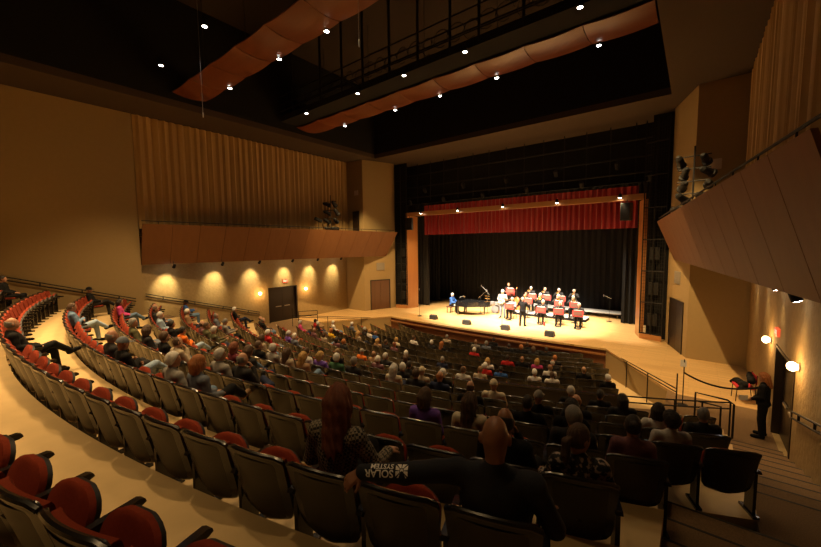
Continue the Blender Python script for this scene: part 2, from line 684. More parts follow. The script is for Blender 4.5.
def figure(name, p, h=0.013, curl=(0.5, 0.5), fine=False, skirt=False, loose=0.014):
    """meshes of one pose: body, top, trousers, two shoes and the matrix of the head"""
    lo, hi = bounds(p)
    F = Field(lo, hi, h)
    torso_prims(F, p, 0)
    for n in 'LR':
        arm_prims(F, p, 0, n)
        leg_prims(F, p, 0, n)
        foot_prims(F, p, -0.006, n)
    head_prims(F, p, h)
    for n, s, c in (('L', 1, curl[0]), ('R', -1, curl[1])):
        hand_prims(F, p['wr' + n], p['hd' + n], p['hn' + n], s, fine, c)
    body = F.mesh(name + '_body', [M_SKIN, M_EYE, M_LIP])
    R = rotm(p['hrot'])
    Mh = Matrix.Translation(Vector(p['head'])) @ R.to_4x4()
    inv = np.array(Mh.inverted())
    cen = np.empty(len(body.polygons) * 3, np.float32)
    body.polygons.foreach_get('center', cen)
    cen = cen.reshape(-1, 3) @ inv[:3, :3].T + inv[:3, 3]
    mi = np.zeros(len(cen), np.int32)
    for s in (-1, 1):
        mi[(np.linalg.norm(cen - V3(s * 0.032, 0.088, 0.012), axis=1) < 0.0105)] = 1
    mi[(np.abs(cen[:, 0]) < 0.024) & (np.abs(cen[:, 2] + 0.058) < 0.0085) & (cen[:, 1] > 0.075)] = 2
    body.polygons.foreach_set('material_index', mi)
    g = loose
    T = Field(lo, hi, h)
    torso_prims(T, p, g)
    for n in 'LR':
        arm_prims(T, p, g, n, 0.97)
    T.cone(p['neck'] - V3(0, 0, 0.03), p['neck'] + V3(0, 0.0, 0.012), 0.062 + g, 0.058 + g * 0.5, k=0.03)
    sp = unit(p['neck'] - p['pel'])
    low = p['pel'] - sp * 0.07
    T.cut(-sp, -(sp @ low))
    T.wobble(lambda X, Y, Z: 0.0035 * np.sin(38 * Z + 21 * X) * np.sin(27 * X + 19 * Y - 9 * Z))
    top = T.mesh(name + '_top', [M_CLOTH])
    L = Field(lo, hi, h)
    L.ell(p['pel'] - V3(0, 0, 0.012), (0.170 * p['w'] + 0.008, 0.128 * p['big'] + 0.008, 0.115), k=0.05)
    for n in 'LR':
        leg_prims(L, p, 0.013, n, 0.97)
    if skirt:
        L.cone(p['pel'] - V3(0, 0, 0.05), 0.5 * (p['knL'] + p['knR']), 0.17, 0.20, k=0.05)
    L.wobble(lambda X, Y, Z: 0.003 * np.sin(45 * Z + 12 * X) * np.sin(31 * Y + 17 * X))
    legs = L.mesh(name + '_legs', [M_CLOTH])
    shoes = []
    for n in 'LR':
        c = p['toe' + n] * 0.5 + p['an' + n] * 0.5
        S = Field(c - 0.26, c + 0.26, h * 0.8)
        foot_prims(S, p, 0.006, n)
        shoes.append(S.mesh(name + '_shoe', [M_CLOTH]))
    FIG[name] = dict(body=body, top=top, legs=legs, shoes=shoes, head=Mh, p=p)
    return FIG[name]


HAIR = {}


def hair_mesh(style):
    if style in HAIR:
        return HAIR[style]
    h = 0.006
    F = Field((-0.16, -0.22, -0.40), (0.16, 0.18, 0.20), h, 0.02)
    top = lambda d=0.012: F.ell((0, -0.012, 0.016), HEAD_R + d + V3(0.003, 0, 0), k=0.01)

    def face(y=0.040, z=0.058, slope=0.55):
        # open the face: keep hair behind a plane that leans back towards the forehead
        n = unit(V3(0, 1, -slope))
        F.cut(n, n @ V3(0, y, z - 0.03))
    wave = lambda a, f: F.wobble(lambda X, Y, Z: a * np.sin(f * np.arctan2(X, -Y - 0.001) + 14 * Z))
    if style in ('short', 'neat', 'thick'):
        top({'short': 0.010, 'neat': 0.007, 'thick': 0.018}[style])
        face(0.030)
        F.cut((0, 0, -1), 0.070)
        F.cut(unit(V3(0, 0.5, -1)), 0.048)
        wave(0.0018, 23)
    elif style == 'fringe':               # bald crown, a band of hair round the back
        top(0.008)
        F.cut(unit(V3(0, 1, 0.25)), 0.020)
        F.cut(unit(V3(0, 0.35, 1)), 0.030)
        F.cut((0, 0, -1), 0.068)
        wave(0.0015, 25)
    elif style == 'thin':                 # receding: hair behind the crown only
        top(0.008)
        F.cut(unit(V3(0, 1, 0.5)), 0.035)
        F.cut((0, 0, -1), 0.070)
        wave(0.0015, 25)
    elif style == 'curly':
        top(0.030)
        face(0.040)
        F.cut((0, 0, -1), 0.085)
        F.wobble(lambda X, Y, Z: 0.006 * np.sin(95 * X) * np.sin(90 * Y) * np.sin(92 * Z))
    elif style == 'bob':
        top(0.018)
        for s in (-1, 1):
            F.cone((s * 0.070, -0.02, 0.0), (s * 0.072, -0.03, -0.115), 0.038, 0.030, k=0.03)
        F.cone((0, -0.08, 0.0), (0, -0.085, -0.11), 0.055, 0.045, k=0.04)
        F.cone((-0.04, -0.08, 0.0), (-0.05, -0.07, -0.12), 0.045, 0.035, k=0.04)
        F.cone((0.04, -0.08, 0.0), (0.05, -0.07, -0.12), 0.045, 0.035, k=0.04)
        face(0.052)
        wave(0.003, 19)
    elif style in ('long', 'verylong'):
        d = -0.24 if style == 'long' else -0.36
        top(0.018)
        for s in (-1, 1):
            F.cone((s * 0.068, -0.02, 0.0), (s * 0.078, -0.045, d + 0.06), 0.038, 0.028, k=0.03)
            F.cone((s * 0.040, -0.07, 0.0), (s * 0.050, -0.105, d), 0.048, 0.032, k=0.04)
        F.cone((0, -0.08, 0.0), (0, -0.125, d - 0.01), 0.055, 0.034, k=0.04)
        face(0.055)
        wave(0.006, 17)
        F.wobble(lambda X, Y, Z: 0.005 * np.sin(55 * Z + 30 * X) * np.sin(40 * X))
    elif style == 'tail':
        top(0.010)
        face(0.040)
        F.cut((0, 0, -1), 0.070)
        F.cone((0, -0.105, 0.005), (0, -0.145, -0.02), 0.024, 0.034, k=0.02)
        F.cone((0, -0.145, -0.02), (0.01, -0.150, -0.13), 0.036, 0.034, k=0.02)
        F.cone((0.01, -0.150, -0.13), (0.015, -0.130, -0.22), 0.034, 0.014, k=0.02)
        wave(0.003, 25)
    elif style == 'bun':
        top(0.010)
        face(0.040)
        F.cut((0, 0, -1), 0.070)
        F.ell((0, -0.105, 0.055), (0.040, 0.036, 0.038), k=0.015)
        wave(0.002, 25)
    elif style in ('cap', 'hat'):
        top(0.014)
        F.cut((0, 0, -1), -0.018 if style == 'cap' else -0.012)
        if style == 'cap':
            F.ell((0, 0.115, 0.030), (0.070, 0.075, 0.010), k=0.012)
            F.cut((0, 0, -1), -0.014)
        else:
            F.ell((0, 0.0, 0.030), (0.150, 0.165, 0.012), k=0.012)
            F.ell((0, -0.01, 0.09), (0.085, 0.10, 0.055), k=0.02)
    me = F.mesh('hair_' + style, [M_CLOTH], relax=2)
    HAIR[style] = me
    return me


SKINS = {'l': (0.50, 0.27, 0.17), 'm': (0.40, 0.20, 0.12), 't': (0.32, 0.145, 0.08), 'd': (0.14, 0.065, 0.035)}
CLR = {
    'white': (0.72, 0.70, 0.66), 'silver': (0.50, 0.48, 0.45), 'grey': (0.24, 0.225, 0.205), 'brown': (0.085, 0.045, 0.022),
    'dark': (0.020, 0.014, 0.010), 'black': (0.006, 0.0055, 0.0055), 'red': (0.50, 0.025, 0.025), 'auburn': (0.20, 0.055, 0.018), 'blonde': (0.50, 0.30, 0.10),
    'ginger': (0.38, 0.13, 0.03), 'sandy': (0.26, 0.155, 0.075), 'navy': (0.018, 0.025, 0.060), 'blue': (0.035, 0.11, 0.36), 'denim': (0.13, 0.21, 0.33), 'paleblue': (0.30, 0.40, 0.52),
    'slate': (0.14, 0.16, 0.20), 'purple': (0.15, 0.07, 0.38), 'pink': (0.60, 0.07, 0.24), 'orange': (0.70, 0.16, 0.02), 'yellow': (0.75, 0.45, 0.03),
    'green': (0.045, 0.12, 0.06), 'olive': (0.09, 0.085, 0.04), 'beige': (0.42, 0.34, 0.24), 'cream': (0.62, 0.54, 0.40), 'mauve': (0.16, 0.07, 0.08),
    'maroon': (0.13, 0.02, 0.03), 'charcoal': (0.022, 0.021, 0.022), 'tan': (0.33, 0.20, 0.11),
}


def cloth(c):
    return mat('cloth_' + c, CLR[c], 0.88, noise=0.25, scale=30, bump=0.25, bscale=120, spec=0.25)


def hairm(c):
    return mat('hair_' + c, CLR[c], 0.55, noise=0.4, scale=70, bump=0.6, bscale=160)


def skin(c):
    return mat('skin_' + c, SKINS[c], 0.5, noise=0.08, scale=25)


def setm(o, ms):
    for i, m in enumerate(ms):
        sl = o.material_slots[i]
        sl.link = 'OBJECT'
        sl.material = m


M_SKIN = skin('m')
M_EYE = mat('eye_dark', (0.03, 0.025, 0.02), 0.2)
M_LIP = mat('lip', (0.33, 0.12, 0.09), 0.5)
M_CLOTH = cloth('black')


def person(fig, label, loc, rz, hair, hc, tc, lc='black', sk='m', group=None, scale=1.0, sc=None, top='jacket', legs='trousers', shoes=True):
    f = FIG[fig]
    b = link('person', f['body'], None, loc, rz)
    b.scale = (scale,) * 3
    setm(b, [skin(sk), M_EYE, M_LIP])
    tag(b, label, 'person', group)
    t = link(top, f['top'], b)
    setm(t, [tc if not isinstance(tc, str) else cloth(tc)])
    l = link(legs, f['legs'], b)
    setm(l, [lc if not isinstance(lc, str) else cloth(lc)])
    if shoes:
        for s in f['shoes']:
            o = link('shoe', s, b)
            setm(o, [cloth(sc or 'black')])
    if hair:
        nm = {'cap': 'cap', 'hat': 'hat'}.get(hair, 'hair')
        o = link(nm, hair_mesh(hair), b)
        o.matrix_local = f['head']
        setm(o, [hairm(hc) if nm == 'hair' else cloth(hc)])
    return b
# ---------------------------------------------------------------- the house
W_LOW, W_NEAR = 11.6, 11.3
XR, XL = AX + W_LOW, AX - W_LOW
CEIL = 11.29

m_stucco = mat('stucco', (0.37, 0.255, 0.105), 0.9, noise=0.22, scale=7, bump=1.0, bscale=8)
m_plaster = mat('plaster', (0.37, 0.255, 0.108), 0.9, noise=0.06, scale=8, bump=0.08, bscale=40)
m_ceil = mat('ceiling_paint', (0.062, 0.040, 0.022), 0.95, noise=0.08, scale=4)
m_void = mat('black_paint', (0.003, 0.0026, 0.0025), 0.95)
m_black = mat('black_metal', (0.010, 0.009, 0.008), 0.6, metal=0.0, spec=0.3)
m_conc = mat('sealed_concrete', (0.62, 0.44, 0.21), 0.55, noise=0.14, scale=3.5, bump=0.05, bscale=60)
m_carpet = mat('speckled_carpet', (0.20, 0.12, 0.055), 1.0, noise=0.75, scale=70, bump=0.5, bscale=180)
m_nose = mat('stair_nosing', (0.02, 0.016, 0.012), 0.7)
m_stage = wood_mat('stage_boards', (0.58, 0.36, 0.14), (0.70, 0.46, 0.20), 0.32, 'X', 0.12, 1.0, (0.55, 0.5, 0.45))
m_front = wood_mat('stage_front_wood', (0.10, 0.032, 0.012), (0.15, 0.052, 0.02), 0.3, 'X', 0, 0.5)
m_lip = wood_mat('stage_lip_wood', (0.22, 0.09, 0.03), (0.28, 0.12, 0.045), 0.35, 'X', 0, 0.5)
m_pros = wood_mat('proscenium_wood', (0.38, 0.155, 0.045), (0.48, 0.21, 0.065), 0.3, 'Z', 0, 0.4, coat=0.2)
m_header = wood_mat('header_wood', (0.42, 0.19, 0.06), (0.52, 0.25, 0.085), 0.3, 'X', 0, 0.4)
m_balc = wood_mat('balcony_wood', (0.16, 0.058, 0.012), (0.22, 0.085, 0.019), 0.6, 'Z', 0, 0.35)
m_cloud = wood_mat('reflector_wood', (0.12, 0.032, 0.011), (0.17, 0.05, 0.018), 0.35, 'X', 0, 0.6)
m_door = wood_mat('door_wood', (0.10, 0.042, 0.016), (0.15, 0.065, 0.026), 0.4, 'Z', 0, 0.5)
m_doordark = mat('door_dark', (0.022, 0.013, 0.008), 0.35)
m_curtain = mat('tan_curtain', (0.50, 0.32, 0.115), 0.9, noise=0.06, scale=6, sheen=0.1)
m_redvel = mat('red_velour', (0.30, 0.006, 0.008), 0.85, noise=0.12, scale=12, sheen=0.25)
m_blackvel = mat('black_velour', (0.0018, 0.0015, 0.0014), 0.95)
m_greyvel = mat('dark_grey_velour', (0.022, 0.019, 0.016), 0.95)
m_lamp = mat('lamp_lens', (1, 0.97, 0.9), 0.3, emit=(1, 0.93, 0.86), strength=22)
m_globe = mat('sconce_glass', (1, 0.8, 0.5), 0.3, emit=(1.0, 0.66, 0.30), strength=8)
m_steel = mat('brushed_steel', (0.45, 0.43, 0.40), 0.3, metal=0.9)
m_grille = mat('grey_grille', (0.30, 0.26, 0.20), 0.6, noise=0.2, scale=90)


def off_y(off, x):
    R = YC - off
    return YC - math.sqrt(R * R - (x - AX) ** 2)


# rows of the rear block: (distance of the back tops along the axis, floor height)
REAR = {k: (0.42 + 1.08 * (k - 1), 2.48 - 0.33 * (k - 1)) for k in range(-2, 8)}
REAR[0] = (-0.742, 2.787)
FRONT = [(11.2 + 0.97 * i, z) for i, z in enumerate((-0.66, -0.76, -0.86, -0.96, -1.07, -1.17, -1.23))]


def arc_pts(off, x0, x1, n=48):
    return [(x0 + (x1 - x0) * i / n, off_y(off, x0 + (x1 - x0) * i / n)) for i in range(n + 1)]


X_END_L = AX - 10.42
REAR[8], REAR[9], REAR[10] = (7.98, 0.17), (9.06, -0.13), (10.14, -0.42)
X_STEP = -5.15        # left of this the rows run on down; right of it lies the cross aisle with its partition
for k in range(-2, 11):
    o, F = REAR[k]
    o2 = REAR[k + 1][0] if k < 10 else 11.2
    xr = -0.15 if -2 < k <= 3 else (0.75 if 3 < k < 8 else (1.4 if k < 0 else X_STEP))
    xl = X_END_L if k < 8 else -17.95
    a = arc_pts(o + 0.07, xl, xr)
    b = arc_pts(o2 + 0.075, xl, xr)
    struct(MB().prism(a + b[::-1], F - 0.42, F).build('floor', m_conc))
struct(MB().prism(arc_pts(8.05, X_STEP, 0.75) + arc_pts(9.0, X_STEP, 0.75)[::-1], -0.25, 0.17).build('floor', m_conc))

# cross aisle between the blocks and the carpeted landings in front of the side doors
cross = MB()
cross.prism(arc_pts(8.9, X_STEP, 0.7) + arc_pts(10.35, X_STEP, 0.2)[::-1], -0.7, 0.0)
cross.prism(arc_pts(8.0, -20.3, -17.95)[:1] + [(-17.95, off_y(8.0, -17.95)), (-17.95, 14.0), (-19.2, 14.64), (-20.3, 14.3)], -1.0, -0.002)
for m_ in (False, True):
    P = [(-0.55, 11.15), (XR, 11.3), (XR, 14.33), (-0.25, 14.33), (-0.55, 14.64)]
    P = [(mx(x), y) for x, y in P][::-1] if m_ else P
    cross.prism(P, -1.3, 0.004)
struct(cross.build('floor', m_carpet))

# side stairs down the walls, one flight each side: straight carpeted treads with dark nosings
for side in (0, 1):
    st, no = MB(), MB()
    Y = 11.93
    i = 0
    treads = []
    yn = [11.345 - 0.585 * j for j in range(9)] + [5.42 - 0.6 * j for j in range(13)]
    for j, y in enumerate(yn):
        z = 0.165 * (j + 1)
        back = yn[j + 1] if j + 1 < len(yn) else -3.0
        xl = 0.74 if y > 5.6 else -0.15
        xr = XR if y > 5.7 else AX + W_NEAR
        if y < -0.3:
            xl = 1.0
        lo, hi = (xl, back - 0.02, z - 0.6), (xr, y, z)
        n0, n1 = (xl, y - 0.005, z - 0.045), (xr, y + 0.025, z + 0.004)
        if side:
            lo, hi = (mx(xr), lo[1], lo[2]), (mx(xl) if y > 5.6 else mx(0.72), hi[1], hi[2])
            n0, n1 = (mx(xr), n0[1], n0[2]), (mx(xl) if y > 5.6 else mx(0.72), n1[1], n1[2])
        st.span(lo, hi)
        no.span(n0, n1)
    struct(st.build('floor', m_carpet))
    struct(no.build('trim_1' if not side else 'trim_2', m_nose))

# sloping floor under the front block
rows = []
for o, z in ((10.3, -0.62), (12, -0.76), (14, -0.97), (16, -1.16), (17.5, -1.27), (19.0, -1.30)):
    rows.append([(x, y, z) for x, y in arc_pts(o, -19.9, 0.2, 40)])
struct(MB().slab(rows, (0, 0, -0.2)).build('floor', m_conc))
# steps from the front block up to the landings
for s in (0, 1):
    st = MB()
    for j in range(5):
        lo, hi = (-1.75, 12.3, -1.3), (-0.5, 13.0 + 0.42 * (4 - j) + 0.0, -0.13 - 0.13 * (4 - j) - 0.0)
        lo = (lo[0], 12.6, -1.35)
        hi = (hi[0] - 0.0, 13.0 + 0.55 * (4 - j), -0.12 - 0.17 * (4 - j))
        if s:
            lo, hi = (mx(hi[0]), lo[1], lo[2]), (mx(lo[0]), hi[1], hi[2])
            st.span((min(lo[0], hi[0]), lo[1], lo[2]), (max(lo[0], hi[0]), hi[1], hi[2]))
        else:
            st.span(lo, hi)
    struct(st.build('floor', m_conc))

# stage: boards, walkways to the side doors, front
edge = [(-3.11, 18.70)] + [(AX + (6.74 - 13.48 * i / 20), 18.70 - 0.30 * math.sin(PI * i / 20)) for i in range(1, 20)] + [(mx(-3.11), 18.70)]
right = [(XR + 0.2, 14.33), (-0.25, 14.33), (-0.60, 14.72)]
plan = right + edge + [(mx(x), y) for x, y in right[::-1]] + [(mx(XR + 0.2), 30.0), (XR + 0.2, 30.0)]
struct(MB().prism(plan[::-1], -0.09, 0.0).build('floor', m_stage))
fr, lip = MB(), MB()
for a, b in zip(edge[:-1], edge[1:]):
    fr.prism([(a[0], a[1] + 0.05), (b[0], b[1] + 0.05), (b[0], b[1] + 0.15), (a[0], a[1] + 0.15)], -1.35, -0.09)
    lip.prism([(a[0], a[1] - 0.06), (b[0], b[1] - 0.06), (b[0], b[1] + 0.1), (a[0], a[1] + 0.1)], -0.34, -0.27)
struct(fr.build('wall_front', m_front))
struct(lip.build('trim_3', m_lip))
for s in (0, 1):
    wl = MB()
    P = [(-3.11, 18.72), (-0.60, 14.72), (-0.25, 14.33), (XR, 14.33)]
    if s:
        P = [(mx(x), y) for x, y in P]
    for a, b in zip(P[:2], P[1:3]):
        wl.prism([a, b, (b[0], b[1] + 0.1), (a[0], a[1] + 0.1)], -1.35, -0.09)
    struct(wl.build('wall_walkway', m_plaster))

# side walls: rough recessed wall below, plain wall at the rear, piers with stage doors
for s, nm in ((0, 'right'), (1, 'left')):
    f = (lambda x: x) if s == 0 else mx
    sg = 1 if s == 0 else -1

    def vs(mb, x0, x1, y0, y1, z0, z1):
        a, b = f(x0), f(x1)
        mb.span((min(a, b), y0, z0), (max(a, b), y1, z1))
    d0, d1 = (10.75, 12.85) if s == 0 else (12.43, 14.45)
    w = MB()
    vs(w, XR, XR + 0.3, 5.5, d0, -1.3, 6.0)
    vs(w, XR, XR + 0.3, d1, 19.3, -1.3, 6.0)
    vs(w, XR, XR + 0.3, d0, d1, 2.25, 6.0)
    vs(w, XR, XR + 0.3, d0, d1, -1.3, 0.0)
    struct(w.build('wall_' + nm, m_stucco))
    w = MB()
    vs(w, AX + W_NEAR, AX + W_NEAR + 0.6, -7, 5.62, -1, CEIL)
    vs(w, XR - 0.05, XR + 0.3, 5.62, 19.2, 6.0, CEIL)      # wall behind the curtain
    struct(w.build('wall_' + nm, m_plaster))
    pier = [(AX + 9.72, 19.14), (AX + 12.0, 19.06), (AX + 12.0, 22.0), (AX + 8.85, 21.75)]
    pier = [(f(x), y) for x, y in pier]
    struct(MB().prism(pier if s == 0 else pier[::-1], -0.05, CEIL).build('wall_' + nm, m_plaster))
    # door in the recessed wall
    dr = link('door_' + ('1' if s else '2'), None)
    struct(dr)
    leaf = MB()
    vs(leaf, XR + 0.14, XR + 0.19, d0, (d0 + d1) / 2 - 0.006, 0.0, 2.25)
    vs(leaf, XR + 0.14, XR + 0.19, (d0 + d1) / 2 + 0.006, d1, 0.0, 2.25)
    leaf.build('door_leaf', m_doordark, dr)
    fm = MB()
    vs(fm, XR - 0.02, XR + 0.19, d0 - 0.06, d0 + 0.02, 0, 2.31)
    vs(fm, XR - 0.02, XR + 0.19, d1 - 0.02, d1 + 0.06, 0, 2.31)
    vs(fm, XR - 0.02, XR + 0.19, d0 - 0.06, d1 + 0.06, 2.25, 2.31)
    fm.build('door_frame', m_doordark, dr)
    hb = MB()
    for q in (-1, 1):
        vs(hb, XR + 0.08, XR + 0.12, (d0 + d1) / 2 + q * 0.12 - 0.4 * (q < 0), (d0 + d1) / 2 + q * 0.12 + 0.4 * (q > 0), 0.98, 1.03)
    hb.build('door_handle', m_steel, dr)
    # stage door on the slanting pier face
    a, b = Vector((AX + 9.72, 19.14, 0)), Vector((AX + 8.85, 21.75, 0))
    d = (b - a).normalized()
    nrm = Vector((-d.y, d.x, 0))
    if nrm.x > 0:
        nrm = -nrm
    p0, p1 = a + d * 0.55, a + d * 2.15
    sd = struct(link('door_' + ('3' if s else '4'), None))

    def slabd(mb, q0, q1, z0, z1, t0, t1):
        P = [q0 + nrm * t0, q1 + nrm * t0, q1 + nrm * t1, q0 + nrm * t1]
        mb.prism([(f(p.x), p.y) for p in P], z0, z1)
    lf, fr_ = MB(), MB()
    mid = (p0 + p1) / 2
    slabd(lf, p0, mid - d * 0.006, 0.01, 2.25, -0.02, 0.02)
    slabd(lf, mid + d * 0.006, p1, 0.01, 2.25, -0.02, 0.02)
    slabd(fr_, p0 - d * 0.07, p0, 0.0, 2.32, -0.02, 0.045)
    slabd(fr_, p1, p1 + d * 0.07, 0.0, 2.32, -0.02, 0.045)
    slabd(fr_, p0, p1, 2.25, 2.32, -0.02, 0.045)
    lf.build('door_leaf', m_door if s else m_doordark, sd)  # right side: shade of an open doorway put into the leaf colour
    fr_.build('door_frame', m_doordark, sd)
    # grille high on the pier face above the door
    g = MB()
    c0, c1 = a + d * 1.05, a + d * 1.75
    slabd(g, c0, c1, 3.05, 3.62, 0.0, 0.03)
    go = g.build('ventilation_grille', m_grille)
    tag(go, 'square grey grille on the %s pier above the stage door' % nm, 'grille', 'pier grilles')
    go2 = MB()
    for q in range(6):
        slabd(go2, c0 + d * 0.03, c1 - d * 0.03, 3.09 + q * 0.09, 3.12 + q * 0.09, 0.03, 0.04)
    go2.build('slat', m_grille, go)
    # upper lighting-slot door and white plates
    pl = MB()
    vs(pl, AX + 10.15, AX + 10.55, 19.06, 19.10, 8.75 if s else 7.85, 9.1 if s else 8.25)
    tag(pl.build('wall_plate', mat('plate_white', (0.6, 0.5, 0.38), 0.5)), 'small pale square plate high on the %s pier' % nm, 'plate', 'pier plates')
    if s:
        dk = struct(link('door_5', None))
        q = MB()
        vs(q, AX + 10.1, AX + 10.75, 19.03, 19.10, 6.0, 7.55)
        q.build('door_leaf', m_doordark, dk)

struct(MB().span((XL - 1, -7.3, -1), (XR + 1, -7, 16)).build('wall_rear', m_plaster))

# ceiling with a long opening; black loft over it
HX0, HX1, HY1 = mx(-1.05), -1.05, 19.55
c = MB()
c.span((XL - 0.5, -7, CEIL), (HX0, 25, CEIL + 0.3))
c.span((HX1, -7, CEIL), (XR + 0.5, 25, CEIL + 0.3))
c.span((HX0, HY1, CEIL), (HX1, 24.2, CEIL + 0.3))
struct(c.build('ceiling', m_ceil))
c = MB()
c.span((HX0 - 0.1, -7, CEIL + 0.3), (HX0, 20, 16))
c.span((HX1, -7, CEIL + 0.3), (HX1 + 0.1, 20, 16))
c.span((HX0, HY1, CEIL + 0.3), (HX1, HY1 + 0.1, 16))
struct(c.build('ceiling', m_void))
struct(MB().span((XL, -7, 16), (XR, 20, 16.2)).build('ceiling', mat('loft_brown', (0.032, 0.020, 0.012), 0.95)))

# stage house
sh = MB()
sh.span((mx(-0.2), 23.4, 8.25), (-0.2, 23.6, 13))                     # black wall over the opening
sh.span((AX + 7.98, 22.15, -0.0), (AX + 12, 22.25, 13))
sh.span((AX - 12, 22.15, -0.0), (AX - 7.98, 22.25, 13))
sh.span((AX + 9.6, 22.2, 0), (AX + 9.8, 30, 13))
sh.span((AX - 9.8, 22.2, 0), (AX - 9.6, 30, 13))
sh.span((XL, 29.8, 0), (XR, 30, 13))
sh.span((XL, 22, 13), (XR, 30, 13.2))
struct(sh.build('wall_stage', m_void))

# proscenium: timber posts and header
pa = thing('proscenium_arch', 'polished timber frame round the stage opening', 'proscenium', (AX, 22, 0))
for s in (-1, 1):
    P = [(s * 7.735, -0.10), (s * 7.435, 0.85), (s * 7.60, 0.90), (s * 7.90, -0.05)]
    MB().prism(P if s > 0 else P[::-1], 0, 7.15).build('post', m_pros, pa)
hd = MB()
hd.prism([(-7.80, -0.16), (7.80, -0.16), (7.74, 0.12), (-7.74, 0.12)], 7.15, 7.44)
hd.build('header', m_header, pa)
for s in (-1, 1):
    lb = 'timber-based black mesh tower beside the %s proscenium post' % ('right' if s > 0 else 'left')
    t = thing('equipment_tower', lb, 'tower', (AX + s * 8.2, 21.75, 0), 0, 'mesh towers')
    x0, x1 = -s * 0.46, s * 0.50
    y0, y1 = 0.10, -0.16
    Pn = lambda u: (x0 + (x1 - x0) * u, y0 + (y1 - y0) * u)
    b = MB()
    (xa, ya), (xb, yb) = Pn(0), Pn(1)
    b.prism([(xa, ya - 0.03), (xb, yb - 0.03), (xb, yb + 0.05), (xa, ya + 0.05)], 0, 0.26)
    b.build('plinth', m_pros, t)
    fr_ = MB()
    for u in (0.0, 0.5, 1.0):
        x, y = Pn(u)
        fr_.tube([(x, y, 0.25), (x, y, 11)], 0.03, 6)
    for z in (0.3, 1.9, 3.5, 5.1, 6.7, 8.3, 9.9):
        fr_.tube([(xa, ya, z), (xb, yb, z)], 0.03, 6)
    fr_.build('frame', m_black, t)
    mesh = MB()
    for i in range(1, 9):
        x, y = Pn(i / 9)
        mesh.tube([(x, y + 0.02, 0.3), (x, y + 0.02, 10.9)], 0.008, 4)
    for i in range(60):
        z = 0.4 + i * 0.175
        mesh.tube([(xa, ya + 0.02, z), (xb, yb + 0.02, z)], 0.006, 4)
    mesh.build('grating', m_black, t)
    for z in (1.0, 2.6, 4.4):
        MB().box((0.0 + s * 0.05, 0.28, z), (0.42, 0.25, 0.62)).build('equipment_box', mat('box_dark', (0.02, 0.018, 0.016), 0.6), t)

# curtains ---------------------------------------------------------------
def pleats(p0, p1, z0, z1, depth, pitch, seed, hem=0.0, nz=5):
    """a pleated hanging between plan points p0 and p1"""
    r = random.Random(seed)
    p0, p1 = Vector(p0), Vector(p1)
    L = (p1 - p0).length
    d = (p1 - p0) / L
    n = Vector((-d.y, d.x))
    us = []
    u = 0
    while u < L:
        us.append(u)
        u += pitch * r.uniform(0.75, 1.3) / 8
    us.append(L)
    ph = 0
    off = []
    for i in range(len(us)):
        ph += 2 * PI / 8 * r.uniform(0.85, 1.15)
        off.append(depth * (math.sin(ph) + 0.3 * math.sin(2.3 * ph + seed)))
    rows_ = []
    for j in range(nz + 1):
        z = z0 + (z1 - z0) * j / nz
        k = 1.0 - 0.35 * j / nz
        rows_.append([(p0.x + d.x * u + n.x * o * k, p0.y + d.y * u + n.y * o * k, z) for u, o in zip(us, off)])
    return MB().slab(rows_, (n.x * 0.02, n.y * 0.02, 0))


def hang(name, label, cat, m, *a, group=None, **kw):
    o = link(name, pleats(*a, **kw).mesh(name, [m], True))
    return tag(o, label, cat, group)


hang('curtain', 'tall pleated tan curtain above the left balcony', 'curtain', m_curtain, (AX - 11.30, 5.66), (AX - 11.30, 19.0), 5.9, CEIL, 0.085, 0.36, 1, group='tan acoustic curtains')
hang('curtain', 'tall pleated tan curtain above the right balcony', 'curtain', m_curtain, (AX + 11.30, 19.0), (AX + 11.30, 5.66), 5.9, CEIL, 0.085, 0.36, 2, group='tan acoustic curtains')
hang('valance', 'red velour valance across the top of the stage opening', 'curtain', m_redvel, (AX - 6.9, 23.0), (AX + 7.35, 23.0), 5.75, 8.0, 0.07, 0.30, 3)
hang('backdrop_curtain', 'full black curtain closing the back of the stage', 'curtain', m_blackvel, (AX - 9.5, 27.9), (AX + 9.5, 27.9), 0.02, 9.5, 0.06, 0.4, 4)
LEG = 'stage leg curtains'
for i, (x0, x1, y, m_, lb) in enumerate(((-9.4, -7.05, 23.9, m_greyvel, 'dark grey leg curtain just behind the left timber post'), (-9.4, -7.6, 26.2, m_blackvel, 'black leg curtain upstage left behind the grey leg'),
                                 (6.40, 9.4, 25.3, m_blackvel, 'black leg curtain hanging at the right edge of the stage'))):
    hang('leg_curtain', lb, 'curtain', m_, (AX + x0, y), (AX + x1, y), 0.02, 9.0, 0.05, 0.3, 10 + i, group=LEG)

